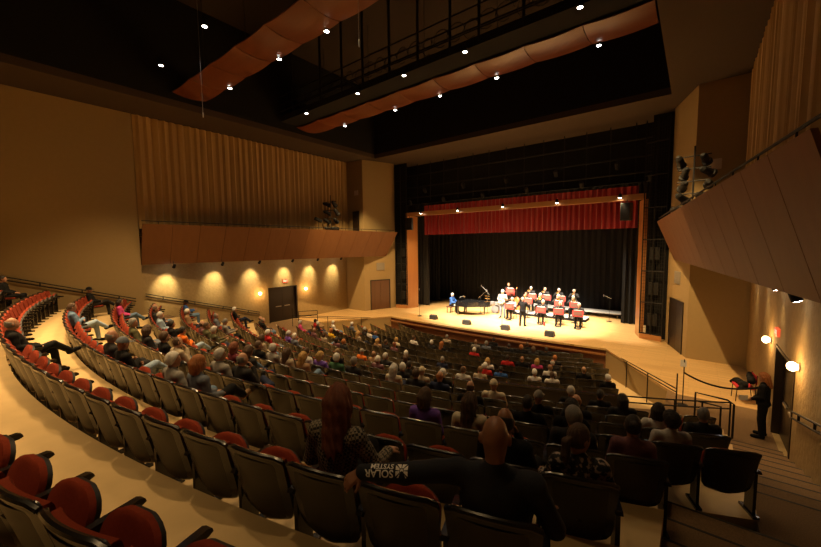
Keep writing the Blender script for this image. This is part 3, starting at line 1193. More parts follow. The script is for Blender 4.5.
# balconies --------------------------------------------------------------
for s, nm in ((1, 'left'), (0, 'right')):
    f = mx if s else (lambda x: x)
    T0, T1 = Vector((AX + 10.75, 5.63, 6.12)), Vector((AX + 8.33, 21.46, 5.97))
    B0, B1 = Vector((AX + 11.32, 5.63, 4.15)), Vector((AX + 9.10, 20.95, 4.14))
    bal = thing('balcony', 'dark timber-faced sloping balcony along the %s wall' % nm, 'balcony', (f(AX + 10.5), 13, 4.15), 0, 'side balconies')
    base = Vector((f(AX + 10.5), 13, 4.15))
    n = 13
    out = Vector((-0.035, 0, -0.01))
    for i in range(n):
        u0, u1 = i / n + 0.0005, (i + 1) / n - 0.0005
        q = []
        for u, A, B in ((u0, T0, B0), (u1, T0, B0), (u1, T1, B1), (u0, T1, B1)):
            pass
        t0, t1 = T0.lerp(T1, u0), T0.lerp(T1, u1)
        b0, b1 = B0.lerp(B1, u0), B0.lerp(B1, u1)
        vs_ = [t0, t1, b1, b0]
        vs_ = [Vector((f(p.x), p.y, p.z)) - base for p in vs_]
        o_ = Vector((0.06 if not s else -0.06, 0, 0))
        m_ = MB().add(vs_ + [p + o_ for p in vs_], [(0, 1, 2, 3), (7, 6, 5, 4), (0, 4, 5, 1), (1, 5, 6, 2), (2, 6, 7, 3), (3, 7, 4, 0)])
        m_.build('fascia_panel', m_balc, bal)
    flo = MB()
    P = [(f(x), y) for x, y in ((AX + 8.75, 21.2), (AX + 11.1, 5.64), (AX + 11.62, 5.64), (AX + 11.62, 19.1), (AX + 9.9, 19.2), (AX + 9.3, 21.3))]
    P = [(x - base.x, y - base.y) for x, y in P]
    flo.prism(P, 5.55 - 4.15, 5.62 - 4.15)
    P = [(f(x), y) for x, y in ((AX + 9.2, 20.85), (AX + 11.38, 5.64), (AX + 11.62, 5.64), (AX + 11.62, 19.1), (AX + 9.9, 19.2), (AX + 9.35, 20.9))]
    P = [(x - base.x, y - base.y) for x, y in P]
    flo.prism(P, 0.0, 0.06)
    flo.build('deck', m_ceil, bal)
    hr = MB()
    hr.tube([Vector((f(T0.x + 0.1), T0.y, T0.z + 0.14)) - base, Vector((f(T1.x + 0.1), T1.y - 0.3, T1.z + 0.14)) - base], 0.022, 6)
    for i in range(12):
        p = T0.lerp(T1, (i + 0.5) / 12)
        hr.tube([Vector((f(p.x + 0.1), p.y, p.z - 0.1)) - base, Vector((f(p.x + 0.1), p.y, p.z + 0.14)) - base], 0.015, 5)
    hr.build('handrail', m_black, bal)

# ceiling reflectors ------------------------------------------------------
for yc, lb in ((7.22, 'long curved timber ceiling panel nearest the camera'), (13.65, 'long curved timber ceiling panel beyond the catwalk')):
    t = thing('ceiling_panel', lb, 'ceiling panel', (AX, yc, 11.85), 0, 'curved ceiling reflectors')
    n = 9
    x0, x1 = -8.75, 8.68
    for i in range(n):
        a, b = x0 + (x1 - x0) * i / n + 0.012, x0 + (x1 - x0) * (i + 1) / n - 0.012
        R_ = []
        for j in range(9):
            u = j / 8 * 2 - 1
            sag = [0.10 * (1 - ((k / 6) * 2 - 1) ** 2) for k in range(7)]
            R_.append([(a + (b - a) * k / 6, u * 0.70, -0.06 + 0.10 * u * u - sag[k] * 0.55) for k in range(7)])
        link('segment', MB().slab(R_, (0, 0, 0.04)).mesh('segment', [m_cloud], True), t)
    hg = MB()
    for x in (-7, -3.5, 0, 3.5, 7):
        hg.tube([(x, 0, 0), (x, 0, 4.4)], 0.012, 5)
    hg.build('hanger_rod', m_black, t)

# catwalk seen through the opening
cw = thing('catwalk', 'black pipe-railed catwalk in the ceiling opening', 'catwalk', (AX, 12.45, 12.0))
pl = MB()
pl.span((-8.7, -0.55, -0.05), (8.7, 0.65, 0.25))
pl.build('walkway', m_void, cw)
r_ = MB()
for z in (0.5, 0.85, 1.3):
    r_.tube([(-8.7, -0.53, z), (8.7, -0.53, z)], 0.03, 6)
    r_.tube([(-8.7, 0.6, z), (8.7, 0.6, z)], 0.03, 6)
r_.build('rail', m_black, cw)
for x in (-7.6, -5.2, -3.6, -2.2, -0.6, 0.9, 2.4, 3.6, 5.2, 7.2):
    MB().tube([(x, -0.5, 0), (x, -0.5, 3.9)], 0.055, 8).build('post', m_black, cw)
cb = MB()
rr = random.Random(3)
for i in range(26):
    x = -8 + i * 0.63
    w_ = rr.uniform(0.2, 0.45)
    cb.tube([(x + w_ * math.cos(a) * 0.9, -0.6, 0.55 + 0.32 * math.sin(a) + (0.1 if i % 3 else 0)) for a in [PI * 2 * q / 12 for q in range(11)]], 0.014, 5)
cb.build('cable', m_black, cw)

# rigging in front of the black wall above the stage
rg = thing('rigging_grid', 'black lighting pipes and rigging above the proscenium', 'rigging', (AX, 22.3, 8.2))
for z in (0.4, 1.2, 2.1):
    MB().tube([(-8.9, 0.1, z), (8.9, 0.1, z)], 0.04, 8).build('pipe', m_black, rg)
q = MB()
for i in range(15):
    x = -8.4 + 1.2 * i
    q.tube([(x, 0.3, 0.1), (x, 0.3, 3.0)], 0.03, 6)
q.build('upright', m_black, rg)
for i in range(11):
    x = -7.9 + 1.57 * i + rr.uniform(-0.2, 0.2)
    MB().lathe([(0.05, -0.25), (0.11, -0.22), (0.12, 0.1), (0.06, 0.16)], (x, 0.02, 0.1 + (i % 2) * 0.8), 10, M=Matrix.Rotation(0.6, 3, 'X')).build('spotlight_body', m_black, rg)
# ---------------------------------------------------------------- folding theatre seats
m_shell = mat('seat_shell_black', (0.014, 0.012, 0.011), 0.27, coat=0.3)
m_panel = mat('seat_back_laminate', (0.024, 0.018, 0.010), 0.42, noise=0.12, scale=9)
m_red = mat('seat_red_fabric', (0.235, 0.034, 0.013), 0.95, noise=0.22, scale=60, bump=0.25, bscale=260, spec=0.2)
m_pan = mat('seat_pan_black', (0.014, 0.012, 0.011), 0.5)

WPROF = ((0.0, 0.26), (0.03, 0.39), (0.08, 0.475), (0.16, 0.525), (0.30, 0.545), (0.50, 0.55), (0.70, 0.56), (0.85, 0.572), (0.94, 0.574), (0.975, 0.556), (1.0, 0.50))


def wprof(v):
    for (a, x), (b, y) in zip(WPROF[:-1], WPROF[1:]):
        if v <= b:
            return x + (y - x) * (v - a) / (b - a)
    return WPROF[-1][1]


def back_pt(u, v, t, wscale=1.0):
    """u -0.5..0.5 across, v 0..1 up, t metres in front of the rear face"""
    z = 0.26 + 0.64 * v - 0.018 * (2 * u) ** 2 * (v > 0.9)
    y = 0.15 * (1 - v) ** 1.25 + 0.012 * math.sin(v * PI) - 0.040 * (1 - (2 * u) ** 2) + 0.02 + t
    return (u * wprof(v) * wscale, y, z)


def back_shell(v0, v1, t0, t1, ws, nu=8, nv=12, rim=0.0):
    A, B = [], []
    vv = [v0 + (v1 - v0) * (0.5 - 0.5 * math.cos(PI * j / nv)) for j in range(nv + 1)]
    for v in vv:
        A.append([back_pt(-0.5 + i / nu, v, t0, ws) for i in range(nu + 1)])
        B.append([back_pt(-0.5 + i / nu, v, t1, ws) for i in range(nu + 1)])
    m = MB()
    n = nu + 1
    R = len(A)
    a = [p for r in A for p in r]
    b = [p for r in B for p in r]
    N = len(a)
    fs = []
    for i in range(R - 1):
        for k in range(nu):
            q = (i * n + k, i * n + k + 1, (i + 1) * n + k + 1, (i + 1) * n + k)
            fs.append(q)
            fs.append(tuple(N + j for j in reversed(q)))
    edge = list(range(n)) + [i * n + n - 1 for i in range(1, R)] + [(R - 1) * n + k for k in range(n - 2, -1, -1)] + [i * n for i in range(R - 2, 0, -1)]
    for i, e in enumerate(edge):
        g = edge[(i + 1) % len(edge)]
        fs.append((e, N + e, N + g, g))
    m.add(a + b, fs)
    return m


def seat_cushion_mesh(fold):
    """pan and cushion; hinge at y 0.20, z 0.42. fold in degrees above horizontal"""
    c, s = math.cos(math.radians(fold)), math.sin(math.radians(fold))

    def pt(x, l, h):       # l along the pan, h above its sitting face
        return (x, 0.190 + l * c - h * s, 0.392 + l * s + h * c)

    def slabby(h0, h1, w, L, dome):
        rows0, rows1 = [], []
        for j in range(9):
            l = L * (1 - math.cos(PI / 2 * j / 8)) if False else L * math.sin(PI / 2 * j / 8)
            ww = w * math.sqrt(max(0.0, 1 - (max(0, l - 0.62 * L) / (0.40 * L)) ** 2)) if l > 0.62 * L else w
            ww = max(ww, 0.10)
            r0, r1 = [], []
            for i in range(7):
                u = i / 6 * 2 - 1
                x = u * ww / 2
                e = dome * (1 - u ** 4) * (1 - (j / 8) ** 6 * 0.7)
                r0.append(pt(x, l, h0))
                r1.append(pt(x, l, h1 + e))
            rows0.append(r0)
            rows1.append(r1)
        return rows0, rows1
    out = []
    for h0, h1, w, L, dome in ((-0.034, -0.004, 0.450, 0.380, 0.0), (-0.002, 0.036, 0.462, 0.386, 0.022)):
        a, b = slabby(h0, h1, w, L, dome)
        m = MB()
        n = 7
        va = [p for r in a for p in r]
        vb = [p for r in b for p in r]
        N = len(va)
        fs = []
        for i in range(8):
            for k in range(6):
                q = (i * n + k, i * n + k + 1, (i + 1) * n + k + 1, (i + 1) * n + k)
                fs.append(q)
                fs.append(tuple(N + j for j in reversed(q)))
        edge = list(range(n)) + [i * n + 6 for i in range(1, 9)] + [8 * n + k for k in range(5, -1, -1)] + [i * n for i in range(7, 0, -1)]
        for i, e in enumerate(edge):
            g = edge[(i + 1) % len(edge)]
            fs.append((e, N + e, N + g, g))
        m.add(va + vb, fs)
        out.append(m)
    return out


_b = back_shell(0.0, 1.0, 0.0, 0.030, 1.0)
_b.tube([back_pt(-0.5 + i / 12, 0.985 - 0.03 * (i in (0, 12)), 0.012, 0.985) for i in range(13)], 0.021, 8)
ME_BACK = _b.mesh('backrest', [m_shell], True)
ME_PANEL = back_shell(0.05, 0.90, -0.007, 0.004, 0.88).mesh('back_panel', [m_panel], True)
ME_CUSH = back_shell(0.16, 0.95, 0.030, 0.072, 0.90).mesh('back_cushion', [m_red], True)
_p, _c = seat_cushion_mesh(69)
ME_PAN_UP, ME_SEAT_UP = _p.mesh('seat_pan', [m_pan], True), _c.mesh('seat_cushion', [m_red], True)
_p, _c = seat_cushion_mesh(4)
ME_PAN_DN, ME_SEAT_DN = _p.mesh('seat_pan', [m_pan], True), _c.mesh('seat_cushion', [m_red], True)


def arm_mesh(x):
    m = MB()
    prof = [(-0.002, 0.60), (0.02, 0.625), (0.40, 0.635), (0.425, 0.620), (0.43, 0.60), (0.40, 0.588), (0.02, 0.582)]
    n = len(prof)
    vs = [(x - 0.026, 0.07 + y, z) for y, z in prof] + [(x + 0.026, 0.07 + y, z) for y, z in prof]
    m.add(vs, [(i, (i + 1) % n, n + (i + 1) % n, n + i) for i in range(n)] + [tuple(range(n - 1, -1, -1)), tuple(range(n, 2 * n))])
    return m


def standard_mesh(x):
    m = MB()
    m.prism([(x - 0.018, 0.13), (x + 0.018, 0.13), (x + 0.018, 0.30), (x - 0.018, 0.30)], 0.03, 0.59)
    m.prism([(x - 0.035, 0.08), (x + 0.035, 0.08), (x + 0.035, 0.38), (x - 0.035, 0.38)], 0.0, 0.03)
    return m


ME_ARM, ME_STD = arm_mesh(0.303).mesh('armrest', [m_shell], True), standard_mesh(0.303).mesh('standard', [m_shell])
ME_ARML, ME_STDL = arm_mesh(-0.303).mesh('armrest', [m_shell], True), standard_mesh(-0.303).mesh('standard', [m_shell])


def make_seat(label, loc, rz, down, group, first):
    t = thing('theatre_seat', label, 'seat', loc, rz, group)
    b = link('backrest', ME_BACK, t)
    link('back_panel', ME_PANEL, b)
    link('back_cushion', ME_CUSH, b)
    p = link('seat_pan', ME_PAN_DN if down else ME_PAN_UP, t)
    link('seat_cushion', ME_SEAT_DN if down else ME_SEAT_UP, p)
    link('armrest', ME_ARM, t)
    link('standard', ME_STD, t)
    if first:
        link('armrest', ME_ARML, t)
        link('standard', ME_STDL, t)
    return t


# seat places: every row as arc positions s measured from the centre line
def row_seats(off, F, s_list, key):
    R = YC - off
    out = []
    for s in s_list:
        th = s / R
        out.append(dict(key=key, x=AX + R * math.sin(th), y=YC - R * math.cos(th), z=F, rz=th, s=s, used=False, off=off))
    return out


ROWS = {}
END_S = {0: (9.23, 0.607), 1: (9.44, 0.611), 2: (9.68, 0.622), 3: (9.98, 0.605), 4: (10.93, 0.61), 5: (10.74, 0.61), 6: (10.70, 0.61), 7: (10.74, 0.61)}
for k, (e, pt_) in END_S.items():
    o, F = REAR[k]
    lst = []
    s = e - pt_ / 2
    while s > -10.35:
        lst.append(s)
        s -= pt_
    ROWS['r%d' % k] = row_seats(o, F, lst, 'r%d' % k)
FEND = (-1.75, -2.1, -2.3, -2.5, -2.85, -3.4, -4.0)
for i, (o, F) in enumerate(FRONT):
    R = YC - o
    w = FEND[i] - AX
    e = R * math.asin(w / R)
    lst = []
    s = e - 0.29
    while s > -e + 0.2:
        lst.append(s)
        s -= 0.58
    ROWS['f%d' % i] = row_seats(o, F, lst, 'f%d' % i)
for k in (8, 9, 10):
    o, F = REAR[k]
    ROWS['r%d' % k] = row_seats(o, F, [4.35 - 0.6 * i for i in range(21)], 'r%d' % k)
SEATS = []
for key, lst in ROWS.items():
    for i, st in enumerate(lst):
        st['i'] = i + 1
        st['n'] = len(lst)
        SEATS.append(st)
for st in SEATS:
    # where a sitter's head would show
    R = YC - st['off'] - 0.21
    hx, hy = AX + R * math.sin(st['rz']), YC - R * math.cos(st['rz'])
    st['hp'] = px(hx, hy, st['z'] + 1.14)
    st['pp'] = px(st['x'], st['y'], st['z'] + 0.7)
    st['d'] = math.hypot(st['x'], st['y'])


def row_name(key):
    k = int(key[1:])
    if key[0] == 'r':
        return 'row %s from camera' % num(k + 1)
    return 'front block row %s' % num(k + 1)


def seat_name(st):
    if st['i'] <= st['n'] // 2:
        return 'seat %s from right aisle' % num(st['i'])
    return 'seat %s from left aisle' % num(st['n'] + 1 - st['i'])


# ---------------------------------------------------------------- the audience
POSES = {
    'lap': seated(10, 'lap', 'down', (0, -4, 0)),
    'lookleft': seated(9, 'lap', 'down', (28, -3, 0), w=0.95),
    'lookright': seated(12, 'rest', 'down', (-24, -4, 3)),
    'crossed': seated(12, 'crossed', 'crossed', (5, -8, 0)),
    'chin': seated(6, 'chin', 'ankle', (-8, -6, -5)),
    'paper': seated(8, 'paper', 'down', (4, -22, 0), w=0.92),
    'recline': seated(20, 'lap', 'out', (0, 2, 0), w=1.03, big=1.1),
    'slouch': seated(17, 'lap', 'crossed', (6, 0, 0), w=1.03, big=1.1),
    'woman': seated(8, 'lap', 'crossed', (-6, -2, 4), w=0.86, big=0.92),
}
for n_, p_ in POSES.items():
    figure('sit_' + n_, p_)

# x, y of the head in the photograph, hair style, hair colour, top colour, pose, extra
AUD = [
    # left part of the rear rows
    (1, 283, 'short', 'dark', 'black', 'lap', {}), (17, 322, 'fringe', 'grey', 'black', 'slouch', dict(skin='l', top='jacket')),
    (92, 294, 'hat', 'black', 'black', 'slouch', dict(legs='charcoal')), (81, 306, 'short', 'brown', 'denim', 'crossed', dict(legs='paleblue', top='denim_jacket')),
    (127, 301, 'bob', 'dark', 'pink', 'woman', {}), (116, 340, 'fringe', 'grey', 'charcoal', 'lap', {}),
    (130, 344, 'cap', 'slate', 'black', 'crossed', dict(legs='paleblue')), (137, 321, 'thick', 'grey', 'olive', 'lookright', {}),
    (152, 330, 'bob', 'brown', 'charcoal', 'lookleft', {}), (157, 340, 'thick', 'brown', 'black', 'lap', {}),
    (172, 338, 'thin', 'brown', 'beige', 'chin', {}), (180, 357, 'thick', 'white', 'grey', 'lookright', {}),
    (196, 372, 'bob', 'ginger', 'slate', 'woman', dict(legs='black', sc='tan')), (163, 315, 'short', 'silver', 'paleblue', 'lap', {}),
    (163, 307, 'fringe', 'grey', 'charcoal', 'lookleft', {}), (171, 323, 'thick', 'dark', 'black', 'lap', {}),
    (180, 328, 'short', 'dark', 'orange', 'crossed', dict(legs='paleblue')), (189, 311, 'thick', 'white', 'tan', 'lap', {}),
    (195, 303, 'hat', 'black', 'blue', 'paper', {}), (201, 322, 'fringe', 'brown', 'mauve', 'lap', {}),
    (205, 331, 'short', 'brown', 'olive', 'lookright', {}), (219, 315, 'thin', 'grey', 'slate', 'lap', {}),
    (225, 322, 'short', 'grey', 'grey', 'paper', {}), (220, 358, 'thick', 'silver', 'grey', 'lookright', {}),
    (236, 349, 'bob', 'auburn', 'maroon', 'woman', {}), (239, 309, 'thick', 'white', 'black', 'crossed', {}),
    (248, 354, 'bob', 'brown', 'charcoal', 'lap', {}), (245, 362, 'fringe', 'grey', 'charcoal', 'chin', dict(skin='l')),
    (256, 338, 'bob', 'brown', 'beige', 'lookleft', {}), (264, 335, 'thick', 'white', 'red', 'lap', {}),
    (258, 349, 'short', 'brown', 'black', 'lookright', {}), (271, 349, 'thick', 'silver', 'grey', 'chin', {}),
    (212, 332, 'thick', 'silver', 'olive', 'paper', {}), (144, 309, 'short', 'brown', 'charcoal', 'lap', {}),
    (288, 354, 'long', 'brown', 'beige', 'woman', {}), (298, 352, 'short', 'brown', 'white', 'lookleft', {}),
    (310, 357, 'long', 'blonde', 'tan', 'woman', {}), (322, 354, 'bob', 'blonde', 'purple', 'lookright', {}),
    (337, 359, 'thick', 'white', 'green', 'lap', {}), (333, 353, 'short', 'sandy', 'black', 'lookleft', {}),
    (352, 366, 'thick', 'grey', 'charcoal', 'lap', {}), (301, 322, 'thick', 'silver', 'pink', 'lap', {}),
    (320, 321, 'thick', 'white', 'charcoal', 'lookleft', {}), (315, 322, 'short', 'dark', 'red', 'lap', {}),
    (317, 329, 'fringe', 'sandy', 'mauve', 'lap', {}), (326, 334, 'bob', 'brown', 'beige', 'woman', {}),
    (331, 326, 'curly', 'ginger', 'yellow', 'crossed', {}), (338, 338, 'bob', 'dark', 'mauve', 'lap', {}),
    (347, 341, 'thick', 'ginger', 'charcoal', 'lookright', {}), (351, 327, 'thick', 'white', 'slate', 'lap', {}),
    (366, 330, 'thick', 'silver', 'charcoal', 'lookleft', {}), (358, 337, 'long', 'blonde', 'beige', 'woman', {}),
    (369, 334, 'thick', 'blonde', 'white', 'lap', {}), (374, 335, 'fringe', 'sandy', 'blue', 'lap', {}),
    (377, 341, 'bob', 'blonde', 'tan', 'lookright', {}), (384, 341, 'short', 'brown', 'charcoal', 'lap', {}),
    (397, 345, 'short', 'auburn', 'mauve', 'lookleft', {}), (401, 338, 'thick', 'blonde', 'cream', 'lap', {}),
    (411, 340, 'short', 'brown', 'white', 'lookright', {}), (430, 342, 'thick', 'white', 'charcoal', 'lap', {}),
    (440, 347, 'long', 'ginger', 'charcoal', 'woman', {}), (444, 337, 'short', 'grey', 'beige', 'lap', {}),
    # middle
    (366, 351, 'cap', 'grey', 'orange', 'lap', {}), (373, 356, 'fringe', 'sandy', 'tan', 'lookleft', {}),
    (376, 362, 'thick', 'white', 'mauve', 'lap', {}), (389, 359, 'thick', 'silver', 'charcoal', 'lookright', {}),
    (407, 354, 'thick', 'white', 'black', 'lap', {}), (406, 361, 'bob', 'brown', 'black', 'lookleft', {}),
    (413, 366, 'short', 'dark', 'charcoal', 'lap', {}), (420, 365, 'cap', 'cream', 'beige', 'lap', {}),
    (403, 368, 'thick', 'white', 'charcoal', 'lookleft', {}), (394, 376, 'verylong', 'white', 'cream', 'woman', {}),
    (421, 374, 'thick', 'brown', 'charcoal', 'lap', {}), (434, 372, 'thick', 'white', 'black', 'lookright', {}),
    (441, 379, 'fringe', 'ginger', 'navy', 'lap', dict(skin='l')), (450, 360, 'short', 'grey', 'navy', 'lookleft', {}),
    (463, 389, 'fringe', 'brown', 'black', 'lap', {}), (469, 370, 'thin', 'brown', 'silver', 'lookright', {}),
    (477, 352, 'thick', 'white', 'red', 'lap', {}), (489, 358, 'bob', 'blonde', 'white', 'lap', {}),
    (502, 357, 'short', 'dark', 'red', 'lookright', {}), (480, 364, 'thick', 'white', 'red', 'lap', {}),
    (483, 375, 'short', 'sandy', 'beige', 'lookleft', {}), (501, 369, 'short', 'dark', 'blue', 'lap', {}),
    (489, 384, 'cap', 'cream', 'cream', 'crossed', {}), (474, 343, 'fringe', 'sandy', 'grey', 'lap', {}),
    (484, 343, 'thick', 'grey', 'slate', 'lap', {}), (495, 342, 'short', 'dark', 'black', 'lookleft', {}),
    (507, 344, 'short', 'dark', 'black', 'lap', {}), (518, 346, 'curly', 'ginger', 'black', 'lookleft', {}),
    (528, 345, 'thick', 'brown', 'black', 'lookright', {}), (533, 349, 'bob', 'brown', 'charcoal', 'lap', {}),
    (543, 348, 'short', 'dark', 'black', 'lap', {}), (520, 357, 'fringe', 'tan', 'black', 'lap', {}),
    (560, 356, 'thin', 'ginger', 'black', 'lap', {}), (535, 361, 'bob', 'blonde', 'pink', 'woman', {}),
    (550, 362, 'fringe', 'white', 'charcoal', 'lap', {}), (556, 373, 'fringe', 'sandy', 'white', 'lookleft', {}),
    (549, 376, 'short', 'brown', 'white', 'lap', {}), (540, 377, 'thick', 'white', 'white', 'paper', {}),
    (590, 372, 'fringe', 'sandy', 'black', 'lap', dict(skin='l')), (616, 379, 'thick', 'white', 'black', 'lookleft', {}),
    (569, 388, 'thick', 'silver', 'black', 'lap', {}), (538, 391, 'cap', 'grey', 'black', 'lookright', {}),
    (613, 392, 'bob', 'dark', 'charcoal', 'lap', {}), (534, 400, 'neat', 'dark', 'black', 'rest', {}),
    (565, 402, 'fringe', 'ginger', 'charcoal', 'lap', dict(skin='l')), (574, 405, 'curly', 'dark', 'black', 'lookleft', {}),
    (418, 400, 'bob', 'brown', 'purple', 'woman', dict(near=1)), (479, 408, 'verylong', 'brown', 'cream', 'woman', dict(near=1)),
    (511, 425, 'fringe', 'dark', 'black', 'chin', dict(near=1, skin='t')), (582, 422, 'thick', 'grey', 'charcoal', 'lookleft', dict(row='r3')),
    (625, 424, 'bun', 'dark', 'mauve', 'woman', dict(row='r3')), (654, 406, 'bob', 'dark', 'white', 'lookright', dict(row='r5')),
    (713, 421, 'thin', 'grey', 'charcoal', 'lap', dict(row='r5')), (676, 426, 'curly', 'dark', 'silver', 'lookleft', dict(row='r4')),
    (605, 397, 'short', 'dark', 'black', 'lookright', {}),
    (266, 313, 'fringe', 'grey', 'black', 'lap', dict(row='r8')), (279, 317, 'fringe', 'sandy', 'charcoal', 'lookright', dict(row='r8', skin='l')),
    (329, 319, 'thick', 'white', 'white', 'lap', {}), (299, 317, 'thick', 'white', 'slate', 'lap', dict(row='r8')), (290, 322, 'thick', 'silver', 'purple', 'paper', dict(row='r8')),
]
STY = {'short': 'short-haired', 'neat': 'short-haired', 'thick': 'haired', 'fringe': 'balding', 'thin': 'thin-haired', 'curly': 'curly-haired', 'bob': 'bob-haired', 'long': 'long-haired',
       'verylong': 'very long-haired', 'tail': 'ponytailed', 'bun': 'haired with bun', 'cap': 'capped', 'hat': 'hatted'}
HERO_SEATS = []


def who(style, hc, tc, garment):
    if style in ('cap', 'hat'):
        return 'person in %s %s and %s %s' % (hc, style, tc, garment)
    if style == 'fringe':
        return 'balding person in %s %s' % (tc, garment)
    if style in ('long', 'verylong'):
        return 'long %s-haired person in %s %s' % (hc, tc, garment)
    if style == 'bun':
        return '%s-haired person with bun, %s %s' % (hc, tc, garment)
    return '%s-haired person in %s %s' % (hc, tc, garment)


def take(hx, hy, row=None):
    best = None
    for st in SEATS:
        if row and st['key'] != row:
            continue
        if st['used'] or st['hp'][2] < 0.3:
            continue
        dd = abs(st['hp'][0] - hx) + 1.6 * abs(st['hp'][1] - hy)
        if best is None or dd < best[0]:
            best = (dd, st)
    best[1]['used'] = True
    return best[1]


def sit_at(st, fwd=0.27):
    R = YC - st['off'] - fwd
    return (AX + R * math.sin(st['rz']), YC - R * math.cos(st['rz']), st['z'])


# three people of the nearest rows are posed one by one in the next section: keep their seats
RESERVED = {}
for nm, hx, hy in (('bald', 491, 452), ('red', 338, 424), ('pony', 570, 446)):
    RESERVED[nm] = take(hx, hy)
GR = 'seated audience members'
_r = random.Random(5)
SKL = ['l', 'm', 'm', 'm', 't']
for hx, hy, sty, hc, tc, pose, ex in sorted(AUD, key=lambda a: -a[1]):
    if pose == 'rest':
        pose = 'lookright'
    st = take(hx, hy, ex.get('row'))
    st['who'] = True
    g = ex.get('top', 'jacket' if tc in ('black', 'charcoal', 'denim', 'olive', 'tan', 'navy') else 'sweater')
    lb = '%s, %s, %s' % (who(sty, hc, tc, g.replace('_', ' ')), row_name(st['key']), seat_name(st))
    person('sit_' + pose, lb, sit_at(st), st['rz'] + _r.uniform(-0.08, 0.08), sty, hc, tc, ex.get('legs', _r.choice(['black', 'charcoal', 'denim', 'navy', 'slate'])),
           ex.get('skin', _r.choice(SKL)), GR, _r.uniform(0.92, 0.97), ex.get('sc'), top=g)

# build the seats: the 300 that show largest one by one, the rest of the far rows as one body
vis = [st for st in SEATS if st['pp'][2] > 0.35 and -220 < st['pp'][0] < 880 and st['pp'][1] < 640]
vis.sort(key=lambda s: s['pp'][2])
SEAT_GR = 'folding theatre seats'
for st in vis[:300]:
    lb = '%s folding seat, %s, %s' % ('occupied red' if st['used'] else 'empty red', row_name(st['key']), seat_name(st))
    make_seat(lb, (st['x'], st['y'], st['z']), st['rz'], st['used'], SEAT_GR, st['i'] == st['n'])
rest = vis[300:]
if rest:
    parts = [(ME_BACK, 0), (ME_PANEL, 1), (ME_CUSH, 2), (None, 3), (None, 2), (ME_ARM, 0), (ME_STD, 0)]
    big = MB()
    for st in rest:
        M = Matrix.Translation((st['x'], st['y'], st['z'])) @ Matrix.Rotation(st['rz'], 4, 'Z')
        ms = [(ME_BACK, 0), (ME_PANEL, 1), (ME_CUSH, 2), (ME_PAN_DN if st['used'] else ME_PAN_UP, 3), (ME_SEAT_DN if st['used'] else ME_SEAT_UP, 2), (ME_ARM, 0), (ME_STD, 0)]
        for me, mi in ms:
            big.add([M @ v.co for v in me.vertices], [tuple(p.vertices) for p in me.polygons], mi)
    o = link('theatre_seating', big.mesh('theatre_seating', [m_shell, m_panel, m_red, m_pan], True, fix=False))
    tag(o, 'far rows of black-backed folding seats nearest the stage', 'seating')
    o['kind'] = 'stuff'
# ---------------------------------------------------------------- three people posed one by one in the nearest rows
def plaid_mat():
    m = bpy.data.materials.new('plaid_flannel')
    m.use_nodes = True
    nt = m.node_tree
    b = nt.nodes['Principled BSDF']
    b.inputs['Roughness'].default_value = 0.9
    tc = nt.nodes.new('ShaderNodeTexCoord')
    ch = nt.nodes.new('ShaderNodeTexChecker')
    ch.inputs['Scale'].default_value = 52
    ch.inputs['Color1'].default_value = (0.24, 0.20, 0.14, 1)
    ch.inputs['Color2'].default_value = (0.012, 0.010, 0.010, 1)
    mp = nt.nodes.new('ShaderNodeMapping')
    mp.inputs['Rotation'].default_value = (0.5, 0.4, 0.6)
    nt.links.new(tc.outputs['Object'], mp.inputs['Vector'])
    nt.links.new(mp.outputs[0], ch.inputs['Vector'])
    nt.links.new(ch.outputs['Color'], b.inputs['Base Color'])
    return m


def print_mat():
    m = bpy.data.materials.new('floral_print')
    m.use_nodes = True
    nt = m.node_tree
    b = nt.nodes['Principled BSDF']
    b.inputs['Roughness'].default_value = 0.85
    tc = nt.nodes.new('ShaderNodeTexCoord')
    n = nt.nodes.new('ShaderNodeTexNoise')
    n.inputs['Scale'].default_value = 22
    r = nt.nodes.new('ShaderNodeValToRGB')
    r.color_ramp.elements[0].position = 0.52
    r.color_ramp.elements[0].color = (0.012, 0.012, 0.014, 1)
    r.color_ramp.elements[1].position = 0.60
    r.color_ramp.elements[1].color = (0.40, 0.32, 0.28, 1)
    nt.links.new(tc.outputs['Object'], n.inputs['Vector'])
    nt.links.new(n.outputs['Fac'], r.inputs[0])
    nt.links.new(r.outputs[0], b.inputs['Base Color'])
    return m


pb = seated(7, 'rest', 'down', (6, -6, 0), w=1.12, big=1.15)
pb['elL'], pb['wrL'] = V3(-0.48, -0.215, 1.00), V3(-0.745, -0.255, 0.975)
pb['hdL'], pb['hnL'] = V3(-0.72, -0.52, -0.50), V3(-0.1, 0.55, -0.8)
figure('hero_bald', pb, 0.008, (0.75, 0.5), fine=True)
st = RESERVED['bald']
bald = person('hero_bald', 'bald broad person in navy sweatshirt, arm along the seat backs, nearest row', sit_at(st, 0.20), st['rz'], None, None, 'navy', 'black', 't', GR, 1.07, top='sweatshirt')
sleeve = [c for c in bald.children if c.name.startswith('sweatshirt')][0]
setm(sleeve, [mat('sweatshirt_navy', (0.012, 0.014, 0.022), 0.9, bump=0.2, bscale=150)])


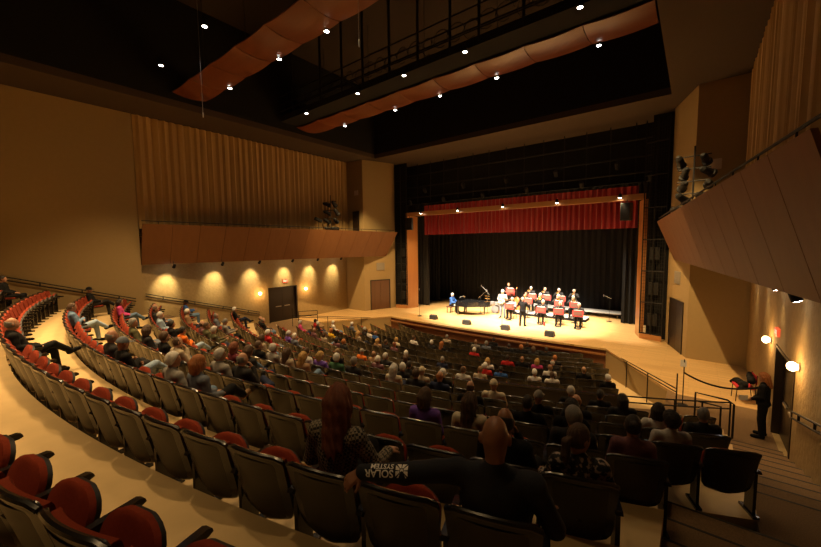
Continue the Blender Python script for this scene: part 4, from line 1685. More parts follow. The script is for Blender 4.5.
def wrap_text(txt, size, u0, v0, parent, frame, r, material, name='sleeve_print'):
    """lettering lying on a sleeve: frame = (origin, along, up, normal), r = sleeve radius"""
    cu = bpy.data.curves.new('lettering', 'FONT')
    cu.body = txt
    cu.size = size
    cu.resolution_u = 3
    cu.offset = size * 0.02
    ob = bpy.data.objects.new('lettering', cu)
    COL.objects.link(ob)
    bpy.context.view_layer.update()
    me = bpy.data.meshes.new_from_object(ob.evaluated_get(bpy.context.evaluated_depsgraph_get()))
    bpy.data.objects.remove(ob)
    import bmesh
    bm = bmesh.new()
    bm.from_mesh(me)
    bmesh.ops.triangulate(bm, faces=bm.faces)
    bmesh.ops.subdivide_edges(bm, edges=[e for e in bm.edges if e.calc_length() > size * 0.25], cuts=1)
    bmesh.ops.triangulate(bm, faces=bm.faces)
    O, A, U, N = frame
    for v in bm.verts:
        a = (v.co.y + v0) / r
        p = O + A * (v.co.x + u0) + U * (r * math.sin(a)) + N * (r * math.cos(a))
        v.co = p
    bm.to_mesh(me)
    bm.free()
    me.materials.clear()
    me.materials.append(material)
    return link(name, me, parent)


m_print = mat('white_print', (0.88, 0.86, 0.82), 0.7)
eL, wL = Vector(pb['elL']), Vector(pb['wrL'])
A_ = (wL - eL).normalized()
N_ = Vector((0.05, -0.72, 0.70))
N_ = (N_ - A_ * N_.dot(A_)).normalized()
U_ = N_.cross(A_).normalized()
fr_ = (eL - A_ * 0.0, A_, U_, N_)
rs = 0.0605
wrap_text('SOLAR', 0.056, 0.058, 0.000, sleeve, fr_, rs, m_print)
wrap_text('SYSTEM', 0.041, 0.058, -0.034, sleeve, fr_, rs, m_print)
lg = MB()


def onarm(u, v):
    a = v / rs
    return eL + A_ * u + U_ * (rs * math.sin(a)) + N_ * (rs * math.cos(a))


def patch(u0, u1, v0, v1):
    R_ = [[onarm(u0 + (u1 - u0) * i / 3, v0 + (v1 - v0) * j / 3) for i in range(4)] for j in range(4)]
    lg.grid(R_)


s0, s1, v0_, v1_ = -0.025, 0.046, -0.036, 0.038
cx_, cy_ = (s0 + s1) / 2, (v0_ + v1_) / 2
for i in range(8):           # square badge of eight rays round a disc
    a0, a1 = PI / 4 * i + 0.10, PI / 4 * (i + 1) - 0.10
    def edge_(a):
        k = 1 / max(abs(math.cos(a)), abs(math.sin(a)))
        return (cx_ + (s1 - s0) / 2 * k * math.cos(a), cy_ + (v1_ - v0_) / 2 * k * math.sin(a))
    p, q = edge_(a0), edge_(a1)
    am = PI / 4 * (i + 0.5)
    rows_ = []
    for t in (0.34, 0.67, 1.0):
        rows_.append([onarm(cx_ + (x - cx_) * t, cy_ + (y - cy_) * t) for x, y in (p, edge_(am), q)])
    lg.grid(rows_)
lg.grid([[onarm(cx_ + 0.009 * t * math.cos(PI * 2 * i / 12), cy_ + 0.009 * t * math.sin(PI * 2 * i / 12)) for i in range(13)] for t in (0.05, 1)])
lg.build('sleeve_badge', m_print, sleeve)

pr = seated(0, 'rest', 'crossed', (14, -6, 0), w=0.90, big=0.9)
pr['elL'], pr['wrL'] = V3(-0.25, 0.02, 0.74), V3(-0.06, 0.25, 0.68)
pr['hdL'] = V3(0.6, 0.7, -0.1)
pr['elR'], pr['wrR'] = V3(0.29, 0.06, 0.76), V3(0.26, 0.31, 0.73)
figure('hero_red', pr, 0.009, (0.5, 0.5), fine=True)
st = RESERVED['red']
person('hero_red', 'person with long red hair in black-and-cream plaid shirt, nearest occupied row', sit_at(st, 0.27), st['rz'], 'verylong', 'auburn', plaid_mat(), 'black', 'l', GR, 1.05, top='plaid_shirt')
pp_ = seated(8, 'rest', 'down', (-52, -6, 0), w=0.92, big=0.95)
figure('hero_pony', pp_, 0.009, (0.5, 0.5), fine=True)
st = RESERVED['pony']
person('hero_pony', 'brown-ponytailed person in dark floral top, looking sideways, at row end', sit_at(st, 0.20), st['rz'], 'tail', 'brown', print_mat(), 'black', 'm', GR, 0.96, top='floral_top')

# usher standing by the right-hand door
figure('stand_front', standing('front', (10, -8, 0), w=0.95, big=1.05), 0.012)
ush = person('stand_front', 'long-haired person in black standing on the landing beside the open side door', (1.50, 12.35, 0.004), math.radians(75), 'long', 'ginger', 'black', 'black', 'm', None, 0.94, top='jacket')
pg = MB().box((0, 0, 0), (0.21, 0.008, 0.14)).build('program', mat('paper', (0.7, 0.66, 0.58), 0.7), None, loc=(1.13, 12.38, 0.93), rz=0.5)
tag(pg, 'white folded programme held by the standing usher', 'paper')

# ---------------------------------------------------------------- rails, ropes, chairs
def rail_thing(name, label, cat, paths, r=0.02, group=None):
    base = Vector(paths[0][0][0])
    t = thing(name, label, cat, base, 0, group)
    for nm, pts in paths_named(paths):
        MB().tube([Vector(p) - base for p in pts], r, 8).build(nm, m_black, t)
    return t


def paths_named(paths):
    return [(nm, pts) for pts, nm in paths]


def arcp(off, x0, x1, z, n=14):
    return [(x, y, z) for x, y in arc_pts(off, x0, x1, n)]


for s in (0, 1):
    f = mx if s else (lambda x: x)
    w = 'left' if s else 'right'
    G = lambda P: [(f(x), y, z) for x, y, z in P]
    paths = [(G(arcp(9.0, -1.35, 0.86, 0.88)), 'rail'), (G(arcp(9.0, -1.35, 0.86, 0.72)), 'rail')]
    for x in (-0.26, 0.3, 0.86):
        y = off_y(9.0, x)
        paths.append((G([(x, y, 0.0), (x, y, 0.88)]), 'post'))
    if not s:
        rail_thing('guard_rail', 'black double pipe guard rail on the right landing', 'rail', paths, 0.020)
    paths = [(G([(-2.75, 18.55, -0.16), (-0.26, 12.75, 0.70)]), 'rail'), (G([(-2.75, 18.55, -0.26), (-0.26, 12.75, 0.60)]), 'rail')]
    for x, y, zb, zt in ((-2.03, 16.9, -1.24, 0.085), (-1.13, 14.78, -0.80, 0.40), (-0.26, 12.75, 0.0, 1.16)):
        paths.append((G([(x, y, zb), (x, y, zt)]), 'post'))
    rail_thing('handrail', 'black sloping handrail beside the %s steps up to the landing' % w, 'rail', paths, 0.018, 'step rails')
    paths = [(G([(0.16, 11.95, 0.0), (0.16, 11.95, 0.97), (0.80, 11.95, 0.93), (0.92, 11.85, 0.88), (0.92, 11.85, 0.0)]), 'rail'), (G([(0.16, 11.95, 0.75), (0.68, 11.95, 0.72), (0.68, 11.95, 0.0)]), 'rail')]
    if s:
        paths = [([(-18.95, 12.85, 0.0), (-18.95, 12.85, 0.97), (-18.35, 13.8, 0.97), (-18.35, 13.8, 0.0)], 'rail'), ([(-18.95, 12.85, 0.70), (-18.35, 13.8, 0.70)], 'rail')]
    rail_thing('grab_rail', 'black U-shaped grab rail at the head of the %s aisle' % w, 'rail', paths, 0.024, 'aisle grab rails')
m_wr = m_black
for s, a, b, lb in ((1, (0.2, 4.22), (5.3, 2.53), 'dark double handrail on the plain left wall'), (1, (5.78, 2.69), (11.7, 0.86), 'dark double handrail on the rough left wall'), (0, (5.9, 2.66), (10.3, 1.50), 'dark double handrail on the right wall below the lamps')):
    xw = (AX - W_NEAR + 0.07) if (s and a[0] < 5.5) else ((XL + 0.07) if s else XR - 0.07)
    paths = [([(xw, a[0], a[1]), (xw, b[0], b[1])], 'rail'), ([(xw, a[0], a[1] - 0.13), (xw, b[0], b[1] - 0.13)], 'rail')]
    n = 4
    for i in range(n):
        u = (i + 0.5) / n
        y, z = a[0] + (b[0] - a[0]) * u, a[1] + (b[1] - a[1]) * u
        paths.append(([(xw, y, z), (xw, y, z - 0.13), (xw + (-0.07 if s else 0.07), y, z - 0.15)], 'bracket'))
    rail_thing('wall_handrail', lb, 'rail', paths, 0.021, 'wall handrails')

# low partition in front of the rear block
P0, P1 = arc_pts(9.0, X_STEP, -1.4, 30), arc_pts(9.06, X_STEP, -1.4, 30)
pt_ = MB().prism(P0 + P1[::-1], 0.0, 0.84).build('partition', mat('partition_dark', (0.008, 0.006, 0.005), 0.5))
tag(pt_, 'long low dark partition between the front and rear seating', 'partition')
MB().prism(arc_pts(8.97, X_STEP, -1.4, 30) + arc_pts(9.09, X_STEP, -1.4, 30)[::-1], 0.84, 0.88).build('cap_rail', m_shell, pt_)

# rope barrier
sb = thing('rope_stand', 'slim black rope stand with white card beside the right landing', 'stand', (-0.12, 13.45, 0.0))
MB().lathe([(0.14, 0), (0.14, 0.015), (0.03, 0.03)], n=20).build('base', m_black, sb)
MB().tube([(0, 0, 0.02), (0, 0, 1.42)], 0.014, 8).build('pole', m_black, sb)
MB().box((-0.02, -0.02, 1.30), (0.15, 0.012, 0.21), M=Matrix.Rotation(-0.5, 3, 'X')).build('card', mat('paper', (0.7, 0.66, 0.58), 0.7), sb)
rp = []
for i in range(21):
    u = i / 20
    rp.append((-0.12 + (XR - 0.02 + 0.12) * u, 13.43 - 0.05 * u, 1.02 - 0.34 * 4 * u * (1 - u) * 0.8 + 0.06 * u))
tag(MB().tube(rp, 0.028, 8).build('barrier_rope', m_blackvel), 'sagging black velvet rope from the stand to the right wall', 'rope')

ch = thing('stacking_chair', 'red-seated metal chair piled with black coats near the side door', 'chair', (1.35, 15.0, 0), math.radians(100))
MB().prism([(-0.23, -0.22), (0.23, -0.22), (0.23, 0.22), (-0.23, 0.22)], 0.43, 0.48).build('seat', mat('chair_red', (0.5, 0.02, 0.03), 0.7), ch)
MB().span((-0.22, -0.26, 0.60), (0.22, -0.22, 0.86)).build('backrest', mat('chair_red', (0.5, 0.02, 0.03), 0.7), ch)
for x in (-0.22, 0.22):
    MB().tube([(x, 0.22, 0), (x, 0.20, 0.43)], 0.012, 6).build('leg', m_black, ch)
    MB().tube([(x, -0.27, 0), (x, -0.22, 0.43), (x, -0.25, 0.88)], 0.012, 6).build('leg', m_black, ch)
F = Field((-0.5, -0.5, 0.35), (0.5, 0.5, 1.05), 0.016, 0.05)
F.cone((-0.2, 0.05, 0.55), (0.25, 0.10, 0.56), 0.10, 0.08)
F.cone((-0.15, -0.15, 0.70), (0.2, -0.2, 0.78), 0.11, 0.09)
F.cone((0.2, 0.1, 0.55), (0.32, 0.22, 0.45), 0.07, 0.05)
F.cone((-0.2, 0.0, 0.55), (-0.30, 0.15, 0.46), 0.07, 0.05)
F.wobble(lambda X, Y, Z: 0.012 * np.sin(31 * X + 9 * Z) * np.sin(25 * Y - 12 * Z))
cm = F.mesh('coat', [cloth('black')])
tag(link('coat', cm, None, (1.35, 15.0, 0.0), math.radians(100)), 'heap of black coats piled on the red-seated chair', 'coat')

# ---------------------------------------------------------------- lamps on the walls and ceilings
def sconce(x, y, z, side, lb):
    t = thing('wall_sconce', lb, 'lamp', (x, y, z), 0, 'glowing wall sconces')
    d = 1 if side else -1
    R_ = Matrix.Rotation(PI / 2 * d, 3, 'Y')
    MB().lathe([(0.085, 0.0), (0.085, 0.03), (0.05, 0.05)], n=18, M=R_).build('backplate', m_steel, t)
    link('globe', MB().lathe([(0.02, 0.04), (0.075, 0.055), (0.098, 0.10), (0.09, 0.145), (0.052, 0.18), (0.01, 0.192)], n=18, M=R_).mesh('globe', [m_globe], True), t)
    L = bpy.data.lights.new('sconce_light', 'POINT')
    L.energy = 16
    L.color = (1, 0.56, 0.20)
    L.shadow_soft_size = 0.12
    lo = bpy.data.objects.new('sconce_light', L)
    COL.objects.link(lo)
    lo.location = (x + d * 0.36, y, z)


sconce(XL, 11.75, 2.03, 1, 'round glowing wall lamp before the dark left doorway')
sconce(XL, 15.15, 2.00, 1, 'round glowing wall lamp beyond the dark left doorway')
sconce(XR, 13.75, 2.24, 0, 'round glowing wall lamp beyond the right doorway')
sconce(XR, 10.35, 2.42, 0, 'round glowing wall lamp nearer than the right doorway')


def exit_sign(x, y, z, side, lb):
    t = thing('exit_sign', lb, 'sign', (x, y, z), 0, 'exit signs')
    d = 1 if side else -1
    MB().box((d * 0.03, 0, 0), (0.06, 0.36, 0.20)).build('box', mat('sign_red', (0.5, 0.05, 0.02), 0.4, emit=(1, 0.12, 0.04), strength=0.35), t)
    cu = bpy.data.curves.new('exit_text', 'FONT')
    cu.body = 'EXIT'
    cu.size = 0.15
    cu.align_x, cu.align_y = 'CENTER', 'CENTER'
    ob = bpy.data.objects.new('tmp', cu)
    COL.objects.link(ob)
    bpy.context.view_layer.update()
    me = bpy.data.meshes.new_from_object(ob.evaluated_get(bpy.context.evaluated_depsgraph_get()))
    bpy.data.objects.remove(ob)
    me.materials.clear()
    me.materials.append(mat('sign_white', (0.9, 0.7, 0.6), 0.5, emit=(1, 0.7, 0.55), strength=0.7))
    o = link('lettering', me, t)
    o.matrix_local = Matrix.Translation((d * 0.064, 0, 0)) @ Matrix.Rotation(PI / 2 * d, 4, 'Z') @ Matrix.Rotation(PI / 2, 4, 'X')


exit_sign(XL, 13.6, 2.66, 1, 'small red exit sign over the dark left doorway')
exit_sign(XR, 12.75, 2.66, 0, 'small red exit sign over the right doorway')


def spot_light(name, loc, target, energy, color, size_deg, blend=0.4, soft=0.06):
    L = bpy.data.lights.new(name, 'SPOT')
    L.energy = energy
    L.color = color
    L.spot_size = math.radians(size_deg)
    L.spot_blend = blend
    L.shadow_soft_size = soft
    o = bpy.data.objects.new(name, L)
    COL.objects.link(o)
    o.location = loc
    o.rotation_euler = (Vector(target) - Vector(loc)).to_track_quat('-Z', 'Y').to_euler()
    return o


def can(label, loc, target, group, r=0.075, name='spotlight'):
    """a small lamp can with a yoke, its lens lit"""
    t = thing(name, label, 'spotlight', loc, 0, group)
    Q = (Vector(target) - Vector(loc)).to_track_quat('-Z', 'Y').to_matrix()
    MB().lathe([(r * 0.55, 0.20), (r * 0.9, 0.15), (r, 0.02), (r, -0.02), (r * 0.9, -0.02)], n=14, M=Q).build('housing', m_black, t)
    MB().lathe([(r * 0.86, -0.024), (r * 0.5, -0.032), (r * 0.05, -0.034)], n=14, M=Q).build('lens', m_lamp, t)
    MB().tube([(0, 0, 0.12), (0, 0, 0.30)], 0.012, 6).build('yoke', m_black, t)
    return t


WARM = (1.0, 0.62, 0.27)
for i, y in enumerate((6.68, 9.05, 11.22, 13.5, 15.5, 17.6)):
    loc = (XL + 0.85, y + 0.15, 3.98)
    can('small black spotlight under the left balcony, number %s from the rear' % num(i + 1), loc, (XL + 0.02, y, 3.0), 'spotlights under the left balcony')
    spot_light('under_balcony_spot', (loc[0] - 0.03, loc[1], loc[2] - 0.06), (XL, y, 2.95), 135, (1.0, 0.78, 0.42), 62, 0.9)
for i, y in enumerate((16.95, 14.65, 12.42, 10.2, 8.4)):
    loc = (XR - 0.42, y, 4.0)
    can('small black spotlight under the right balcony, number %s from the stage' % num(i + 1), loc, (XR - 0.02, y, 3.0), 'spotlights under the right balcony')
    spot_light('under_balcony_spot', (loc[0] + 0.03, loc[1], loc[2] - 0.06), (XR - 0.02, y, 2.2), 26, (1.0, 0.70, 0.34), 52, 0.9)
HX = (-16.0, -12.2, -9.5, -6.7, -2.9)
HOUSE = []
for r_i, y in enumerate((5.3, 7.85, 11.75, 14.35)):
    for i, x in enumerate(HX):
        rn = ('before the nearest ceiling panel', 'beyond the nearest ceiling panel', 'on the catwalk before the far ceiling panel', 'beyond the far ceiling panel')[r_i]
        can('lit ceiling downlight %s, %s from the left' % (rn, ('first', 'second', 'third', 'fourth', 'fifth')[i]), (x, y, 11.80), (x, y + 0.01, 0), 'ceiling downlights', 0.085, 'downlight')
        HOUSE.append((x, y))
for i, x in enumerate((-16.07, -12.92, -9.62, -6.34, -3.17)):
    can('lit spotlight on the timber header above the stage, %s from the left' % ('first', 'second', 'third', 'fourth', 'fifth')[i], (x, 21.62, 7.30), (x, 21.3, 0), 'header spotlights', 0.085)


def light_tree(x, y, z, lb, n, rz, hang_=0.0):
    t = thing('lighting_tree', lb, 'stage light', (x, y, z), rz, 'side lighting trees')
    MB().tube([(0, 0, -0.55), (0, 0, 2.35)], 0.03, 8).build('pole', m_black, t)
    rt = random.Random(int(abs(x) * 10))
    for i in range(n):
        zz = 0.15 + i * (0.58 if x < -10 else 0.46)
        MB().tube([(-0.5, 0, zz), (0.5, 0, zz)], 0.022, 6).build('arm', m_black, t)
        for q in (-0.38, 0.38):
            q += rt.uniform(-0.12, 0.12)
            Q = (Vector((rt.uniform(-0.5, 0.9), 1, rt.uniform(-0.8, -0.1)))).to_track_quat('-Z', 'Y').to_matrix()
            h = MB().lathe([(0.06, 0.28), (0.12, 0.18), (0.13, -0.14), (0.16, -0.16), (0.16, -0.26)], (q, 0.05, zz - 0.14), 12, M=Q).build('lamp_head', m_black, t)
    return t


light_tree(-20.2, 16.6, 6.15, 'tree of black stage lights on the left balcony', 4, 0.2)
light_tree(-0.15, 17.3, 6.15, 'tree of black stage lights on the right balcony', 5, -0.2)
fl = thing('floodlight', 'single tilted floodlight on the left balcony beside the lighting tree', 'stage light', (-20.3, 15.6, 6.3))
MB().tube([(0, 0, -0.7), (0, 0, 0.35)], 0.02, 6).build('pole', m_black, fl)
MB().box((0, 0, 0.45), (0.22, 0.55, 0.18), M=Matrix.Rotation(-0.35, 3, 'X')).build('lamp_head', m_black, fl)
for x, y, lb in ((-16.98, 21.72, 'left'), (-2.85, 21.95, 'right')):
    t = thing('hanging_loudspeaker', 'black loudspeaker hung high inside the %s proscenium post' % lb, 'speaker', (x, y - 0.25, 6.55), 0.3 if lb == 'left' else -0.3, 'hung loudspeakers')
    MB().prism([(-0.24, -0.2), (0.24, -0.2), (0.19, 0.22), (-0.19, 0.22)], -0.45, 0.45).build('cabinet', mat('box_dark', (0.02, 0.018, 0.016), 0.6), t)
    MB().span((-0.21, -0.215, -0.42), (0.21, -0.2, 0.42)).build('speaker_grille', m_black, t)
    MB().tube([(0, 0, 0.45), (0, 0, 0.62)], 0.02, 6).build('bracket', m_black, t)
for x_, y_, lb in ((203, 114, 'near the left curtain'), (359, 42, 'over the middle seats')):
    p = atZ(x_, y_, 9.6 if x_ < 300 else 9.9)
    t = thing('hanging_microphone', 'thin microphone hanging from the ceiling %s' % lb, 'microphone', p, 0, 'hanging microphones')
    MB().tube([(0, 0, 0.05), (0, 0, 16 - p.z - 0.2 if HX0 < p.x < HX1 else CEIL - p.z)], 0.006, 5).build('cable', m_steel, t)
    MB().lathe([(0.01, -0.12), (0.022, -0.10), (0.022, 0.02), (0.01, 0.06)], n=10).build('capsule', m_steel, t)
# ---------------------------------------------------------------- the band on stage
ps = seated(2, 'lap', 'down', (0, -8, 0))
for s, n in ((-1, 'L'), (1, 'R')):
    ps['el' + n], ps['wr' + n] = V3(s * 0.27, 0.10, 0.78), V3(0.10 + 0.03 * s, 0.26, 0.72 + (0.16 if s < 0 else 0))
    ps['hd' + n], ps['hn' + n] = V3(-s * 0.6, 0.7, 0), V3(0, -1, 0)
figure('sit_reed', ps, 0.014)
pt2 = seated(2, 'lap', 'down', (0, 0, 0))
pt2['elL'], pt2['wrL'], pt2['hdL'], pt2['hnL'] = V3(-0.24, 0.12, 0.86), V3(-0.04, 0.22, 1.08), V3(0.2, 0.6, 0.6), V3(1, 0, 0)
pt2['elR'], pt2['wrR'], pt2['hdR'], pt2['hnR'] = V3(0.26, 0.22, 0.88), V3(0.05, 0.52, 1.03), V3(-0.3, 0.8, 0.1), V3(-1, 0, 0)
figure('sit_bone', pt2, 0.014)
pk = seated(-6, 'lap', 'down', (0, -14, 0))
for s, n in ((-1, 'L'), (1, 'R')):
    pk['el' + n], pk['wr' + n] = V3(s * 0.24, 0.22, 0.72), V3(s * 0.16, 0.48, 0.73)
    pk['hd' + n], pk['hn' + n] = V3(0, 1, -0.1), V3(0, 0, -1)
figure('sit_keys', pk, 0.014)
figure('stand_horn', standing('horn', (0, 2, 0)), 0.014)
figure('stand_conduct', standing('conduct', (0, 2, 0), big=1.1, step=0.06), 0.013)
figure('stand_held', standing('held', (10, -8, 0)), 0.014)

m_brass = mat('brass', (0.75, 0.50, 0.16), 0.25, metal=0.9)
m_piano = mat('piano_black', (0.008, 0.008, 0.009), 0.12, coat=0.6)
m_ivory = mat('ivory', (0.75, 0.72, 0.62), 0.4)
m_bassw = wood_mat('double_bass_wood', (0.40, 0.11, 0.03), (0.55, 0.18, 0.05), 0.3, 'Z', 0, 0.8)
m_banner = mat('stand_red', (0.26, 0.012, 0.005), 0.7, noise=0.15, scale=8)
m_bannerb = mat('stand_brown', (0.10, 0.03, 0.012), 0.7)
m_paper = mat('paper', (0.7, 0.66, 0.58), 0.7)
m_grey = mat('riser_grey', (0.42, 0.41, 0.40), 0.6, noise=0.08, scale=5)
BG = 'band musicians'


def facing(x, y):
    """turn a player towards the house"""
    return math.pi + math.atan2(-(AX + 1.0 - x) * 0.35, 9)


def chair_at(x, y, z, rz, lb):
    t = thing('band_chair', lb, 'chair', (x, y, z), rz, 'black band chairs')
    MB().prism([(-0.22, -0.22), (0.22, -0.22), (0.20, 0.20), (-0.20, 0.20)], 0.40, 0.435).build('seat', m_black, t)
    MB().span((-0.21, -0.27, 0.58), (0.21, -0.24, 0.84)).build('backrest', m_black, t)
    for x_ in (-0.19, 0.19):
        MB().tube([(x_, 0.18, 0), (x_, 0.17, 0.41)], 0.012, 5).build('leg', m_black, t)
        MB().tube([(x_, -0.27, 0), (x_, -0.21, 0.41), (x_, -0.26, 0.84)], 0.012, 5).build('leg', m_black, t)


def music_stand(x, y, z, rz, lb, h=1.0, red=True):
    t = thing('music_stand', lb, 'music stand', (x, y, z), rz, 'music stands with red fronts')
    MB().lathe([(0.20, 0), (0.20, 0.015), (0.03, 0.03)], n=14).build('base', m_black, t)
    MB().tube([(0, 0, 0.02), (0, 0, h - 0.1)], 0.015, 6).build('pole', m_black, t)
    M = Matrix.Rotation(0.25, 3, 'X')
    d = MB().box((0, -0.02, h), (0.60, 0.02, 0.36), M=M).build('desk', m_banner, t)
    MB().box((0, 0.004, h), (0.44, 0.02, 0.22), M=M).build('front_panel', m_bannerb, d)
    MB().box((0, -0.06, h + 0.06), (0.44, 0.006, 0.28), M=M).build('sheet_music', m_paper, t)


def sax(x, y, z, rz, lb):
    t = thing('saxophone', lb, 'saxophone', (x, y, z), rz, 'saxophones')
    p = [(0.02, 0.13, 1.10), (0.02, 0.20, 1.12), (0.04, 0.24, 1.08), (0.10, 0.27, 0.78), (0.14, 0.29, 0.56), (0.15, 0.33, 0.50), (0.15, 0.38, 0.53), (0.15, 0.41, 0.66), (0.15, 0.44, 0.78)]
    MB().tube(p, [0.008, 0.01, 0.014, 0.025, 0.034, 0.038, 0.042, 0.050, 0.075], 12).build('body', m_brass, t)
    k = MB()
    for i in range(6):
        k.lathe([(0.016, 0), (0.016, 0.008)], (0.07 + 0.015 * i, 0.285 + 0.004 * i, 0.92 - 0.06 * i), 8)
    k.build('keys', m_brass, t)


def trombone(x, y, z, rz, lb):
    t = thing('trombone', lb, 'trombone', (x, y, z), rz, 'trombones')
    a, b = Vector((0.02, 0.13, 1.135)), Vector((0.05, 0.80, 1.02))
    MB().tube([a, b, b + Vector((0, 0.03, -0.04)), b + Vector((0, 0, -0.08)), a + Vector((0, 0.20, -0.11))], 0.009, 6).build('slide', m_brass, t)
    MB().tube([a + Vector((-0.02, 0.10, 0)), a + Vector((-0.05, -0.15, 0.06)), a + Vector((-0.10, -0.20, 0.06)), a + Vector((-0.14, -0.12, 0.04)), a + Vector((-0.14, 0.25, -0.02)), a + Vector((-0.14, 0.38, -0.04))], [0.009, 0.01, 0.012, 0.014, 0.035, 0.10], 12).build('bell', m_brass, t)


def trumpet(x, y, z, rz, lb):
    t = thing('trumpet', lb, 'trumpet', (x, y, z), rz, 'trumpets')
    MB().tube([(0, 0.13, 1.585), (0, 0.40, 1.575), (0, 0.52, 1.57), (0, 0.58, 1.568)], [0.007, 0.009, 0.025, 0.062], 12).build('bell', m_brass, t)
    MB().tube([(0, 0.18, 1.583), (0, 0.40, 1.54), (0, 0.43, 1.51), (0, 0.38, 1.49), (0, 0.2, 1.52)], 0.008, 6).build('tubing', m_brass, t)
    v = MB()
    for i in range(3):
        v.tube([(0, 0.27 + 0.035 * i, 1.49), (0, 0.27 + 0.035 * i, 1.62)], 0.012, 8)
    v.build('valves', m_brass, t)


ORD = ('first', 'second', 'third', 'fourth', 'fifth')
# back row: four trumpets
for i, (x, hc) in enumerate(((-9.25, 'silver'), (-8.25, 'grey'), (-7.30, 'white'), (-6.32, 'silver'))):
    rz = facing(x, 25.9)
    person('stand_horn', 'person in black shirt standing with trumpet, %s from the left in the back row' % ORD[i], (x, 25.85, 0.0), rz, 'thin' if i % 2 else 'short', hc, 'charcoal', 'black', 'l', BG, 1.05, top='shirt')
    trumpet(x, 25.85, 0.06, rz, 'brass trumpet held by the %s player of the back row' % ORD[i])
    if i < 3:
        music_stand(x + 0.35, 25.05, 0.20, rz, 'red-fronted music stand before the %s trumpet player' % ORD[i], 1.05)
# middle row: trombones on the low platform
for i, (x, y, hc) in enumerate(((-9.15, 24.55, 'brown'), (-8.15, 24.55, 'silver'), (-6.98, 24.55, 'white'), (-6.05, 24.55, 'silver'))):
    rz = facing(x, y)
    chair_at(x, y, 0.20, rz, 'black chair under the %s trombone player' % ORD[i])
    person('sit_bone', 'person in black seated with trombone, %s from the left in the middle row' % ORD[i], (x, y, 0.20), rz, 'bob' if i == 0 else 'thick', hc, 'charcoal', 'black', 'l', BG, 1.05, top='shirt')
    trombone(x, y, 0.22, rz, 'brass trombone of the %s player in the middle row' % ORD[i])
    if i in (0, 2, 3):
        music_stand(x + (0.3 if i else 0.45), y - 0.85, 0.0, rz, 'red-fronted music stand before the %s trombone player' % ORD[i], 1.12)
# front row: saxophones
for i, (x, y, hc) in enumerate(((-9.5, 23.0, 'silver'), (-7.42, 22.9, 'silver'), (-6.38, 22.9, 'white'), (-5.30, 22.9, 'silver'))):
    rz = facing(x, y)
    chair_at(x, y, 0.0, rz, 'black chair under the %s saxophone player' % ORD[i])
    person('sit_reed', 'person in black seated with saxophone, %s from the left in the front row' % ORD[i], (x, y, 0.0), rz, 'thick' if i % 2 else 'thin', hc, 'charcoal' if i else 'slate', 'black', 'l', BG, 1.05, top='shirt')
    sax(x, y, 0.0, rz, 'brass saxophone of the %s player in the front row' % ORD[i])
    music_stand(x + 0.12, y - 0.80, 0.0, rz, 'red-fronted music stand before the %s saxophone player' % ORD[i], 0.90)

# platform and risers
t = thing('band_platform', 'low black-sided platform under the middle row of players', 'platform', (-7.6, 24.75, 0))
MB().span((-2.4, -0.55, 0.17), (2.4, 0.55, 0.20)).build('deck', m_grey, t)
MB().span((-2.38, -0.53, 0.0), (2.38, 0.53, 0.17)).build('skirt', m_blackvel, t)
t = thing('choral_riser', 'long pale grey riser along the back curtain', 'platform', (-6.6, 27.0, 0))
MB().span((-3.0, -0.55, 0.30), (3.1, 0.55, 0.36)).build('deck', m_grey, t)
for x in (-2.7, -0.9, 0.9, 2.8):
    for y in (-0.45, 0.45):
        MB().tube([(x, y, 0), (x, y, 0.30)], 0.02, 6).build('leg', m_black, t)

# conductor
person('stand_conduct', 'conductor in black suit standing with back to the audience', (-8.0, 20.95, 0.0), 0.10, 'thin', 'grey', 'black', 'black', 'l', None, 1.0)
# singer or guitarist left of the band
person('stand_held', 'white-haired person in patterned grey top standing with guitar beside the piano', (-10.05, 22.7, 0.0), PI + 0.25, 'thick', 'white', 'grey', 'slate', 'l', BG, 1.07, top='shirt')
gt = thing('guitar', 'pale electric guitar held by the white-haired standing player', 'guitar', (-10.05, 22.7, 0.0), PI + 0.25)
F = Field((-0.35, 0.05, 0.85), (0.45, 0.45, 1.45), 0.012, 0.03)
F.ell((0.10, 0.26, 1.12), (0.16, 0.035, 0.15), k=0.03)
F.ell((-0.08, 0.26, 1.17), (0.13, 0.035, 0.12), k=0.03)
link('body', F.mesh('body', [mat('guitar_cream', (0.6, 0.5, 0.34), 0.3)]), gt)
MB().bar((-0.18, 0.28, 1.19), (-0.72, 0.30, 1.37), 0.05, 0.03).build('neck', m_door, gt)
# bass player
person('stand_held', 'person in black standing with double bass behind the red music stands', (-10.85, 25.6, 0.15), PI + 0.1, 'short', 'sandy', 'black', 'black', 'l', BG, 1.08, top='shirt')
db = thing('double_bass', 'orange-brown double bass beside the standing bassist', 'double bass', (-9.95, 24.9, 0.0), PI - 0.3)
F = Field((-0.5, -0.2, 0.0), (0.5, 0.3, 1.35), 0.018, 0.05)
F.ell((0, 0, 0.42), (0.31, 0.11, 0.33), k=0.06)
F.ell((0, 0, 0.92), (0.23, 0.10, 0.25), k=0.06)
F.cut((0, 1, 0), 0.085)
F.cut((0, -1, 0), 0.085)
link('body', F.mesh('body', [m_bassw]), db)
MB().bar((0, 0.08, 1.0), (0, 0.06, 1.72), 0.05, 0.04).build('neck', m_doordark, db)
MB().tube([(0, 0.06, 1.72), (0, 0.0, 1.82), (0, 0.04, 1.86)], [0.03, 0.035, 0.02], 8).build('scroll', m_bassw, db)
MB().span((-0.06, 0.08, 0.55), (0.06, 0.13, 0.62)).build('bridge', m_ivory, db)
MB().tube([(0, 0, 0.12), (0, 0, 0.0)], 0.008, 6).build('endpin', m_steel, db)
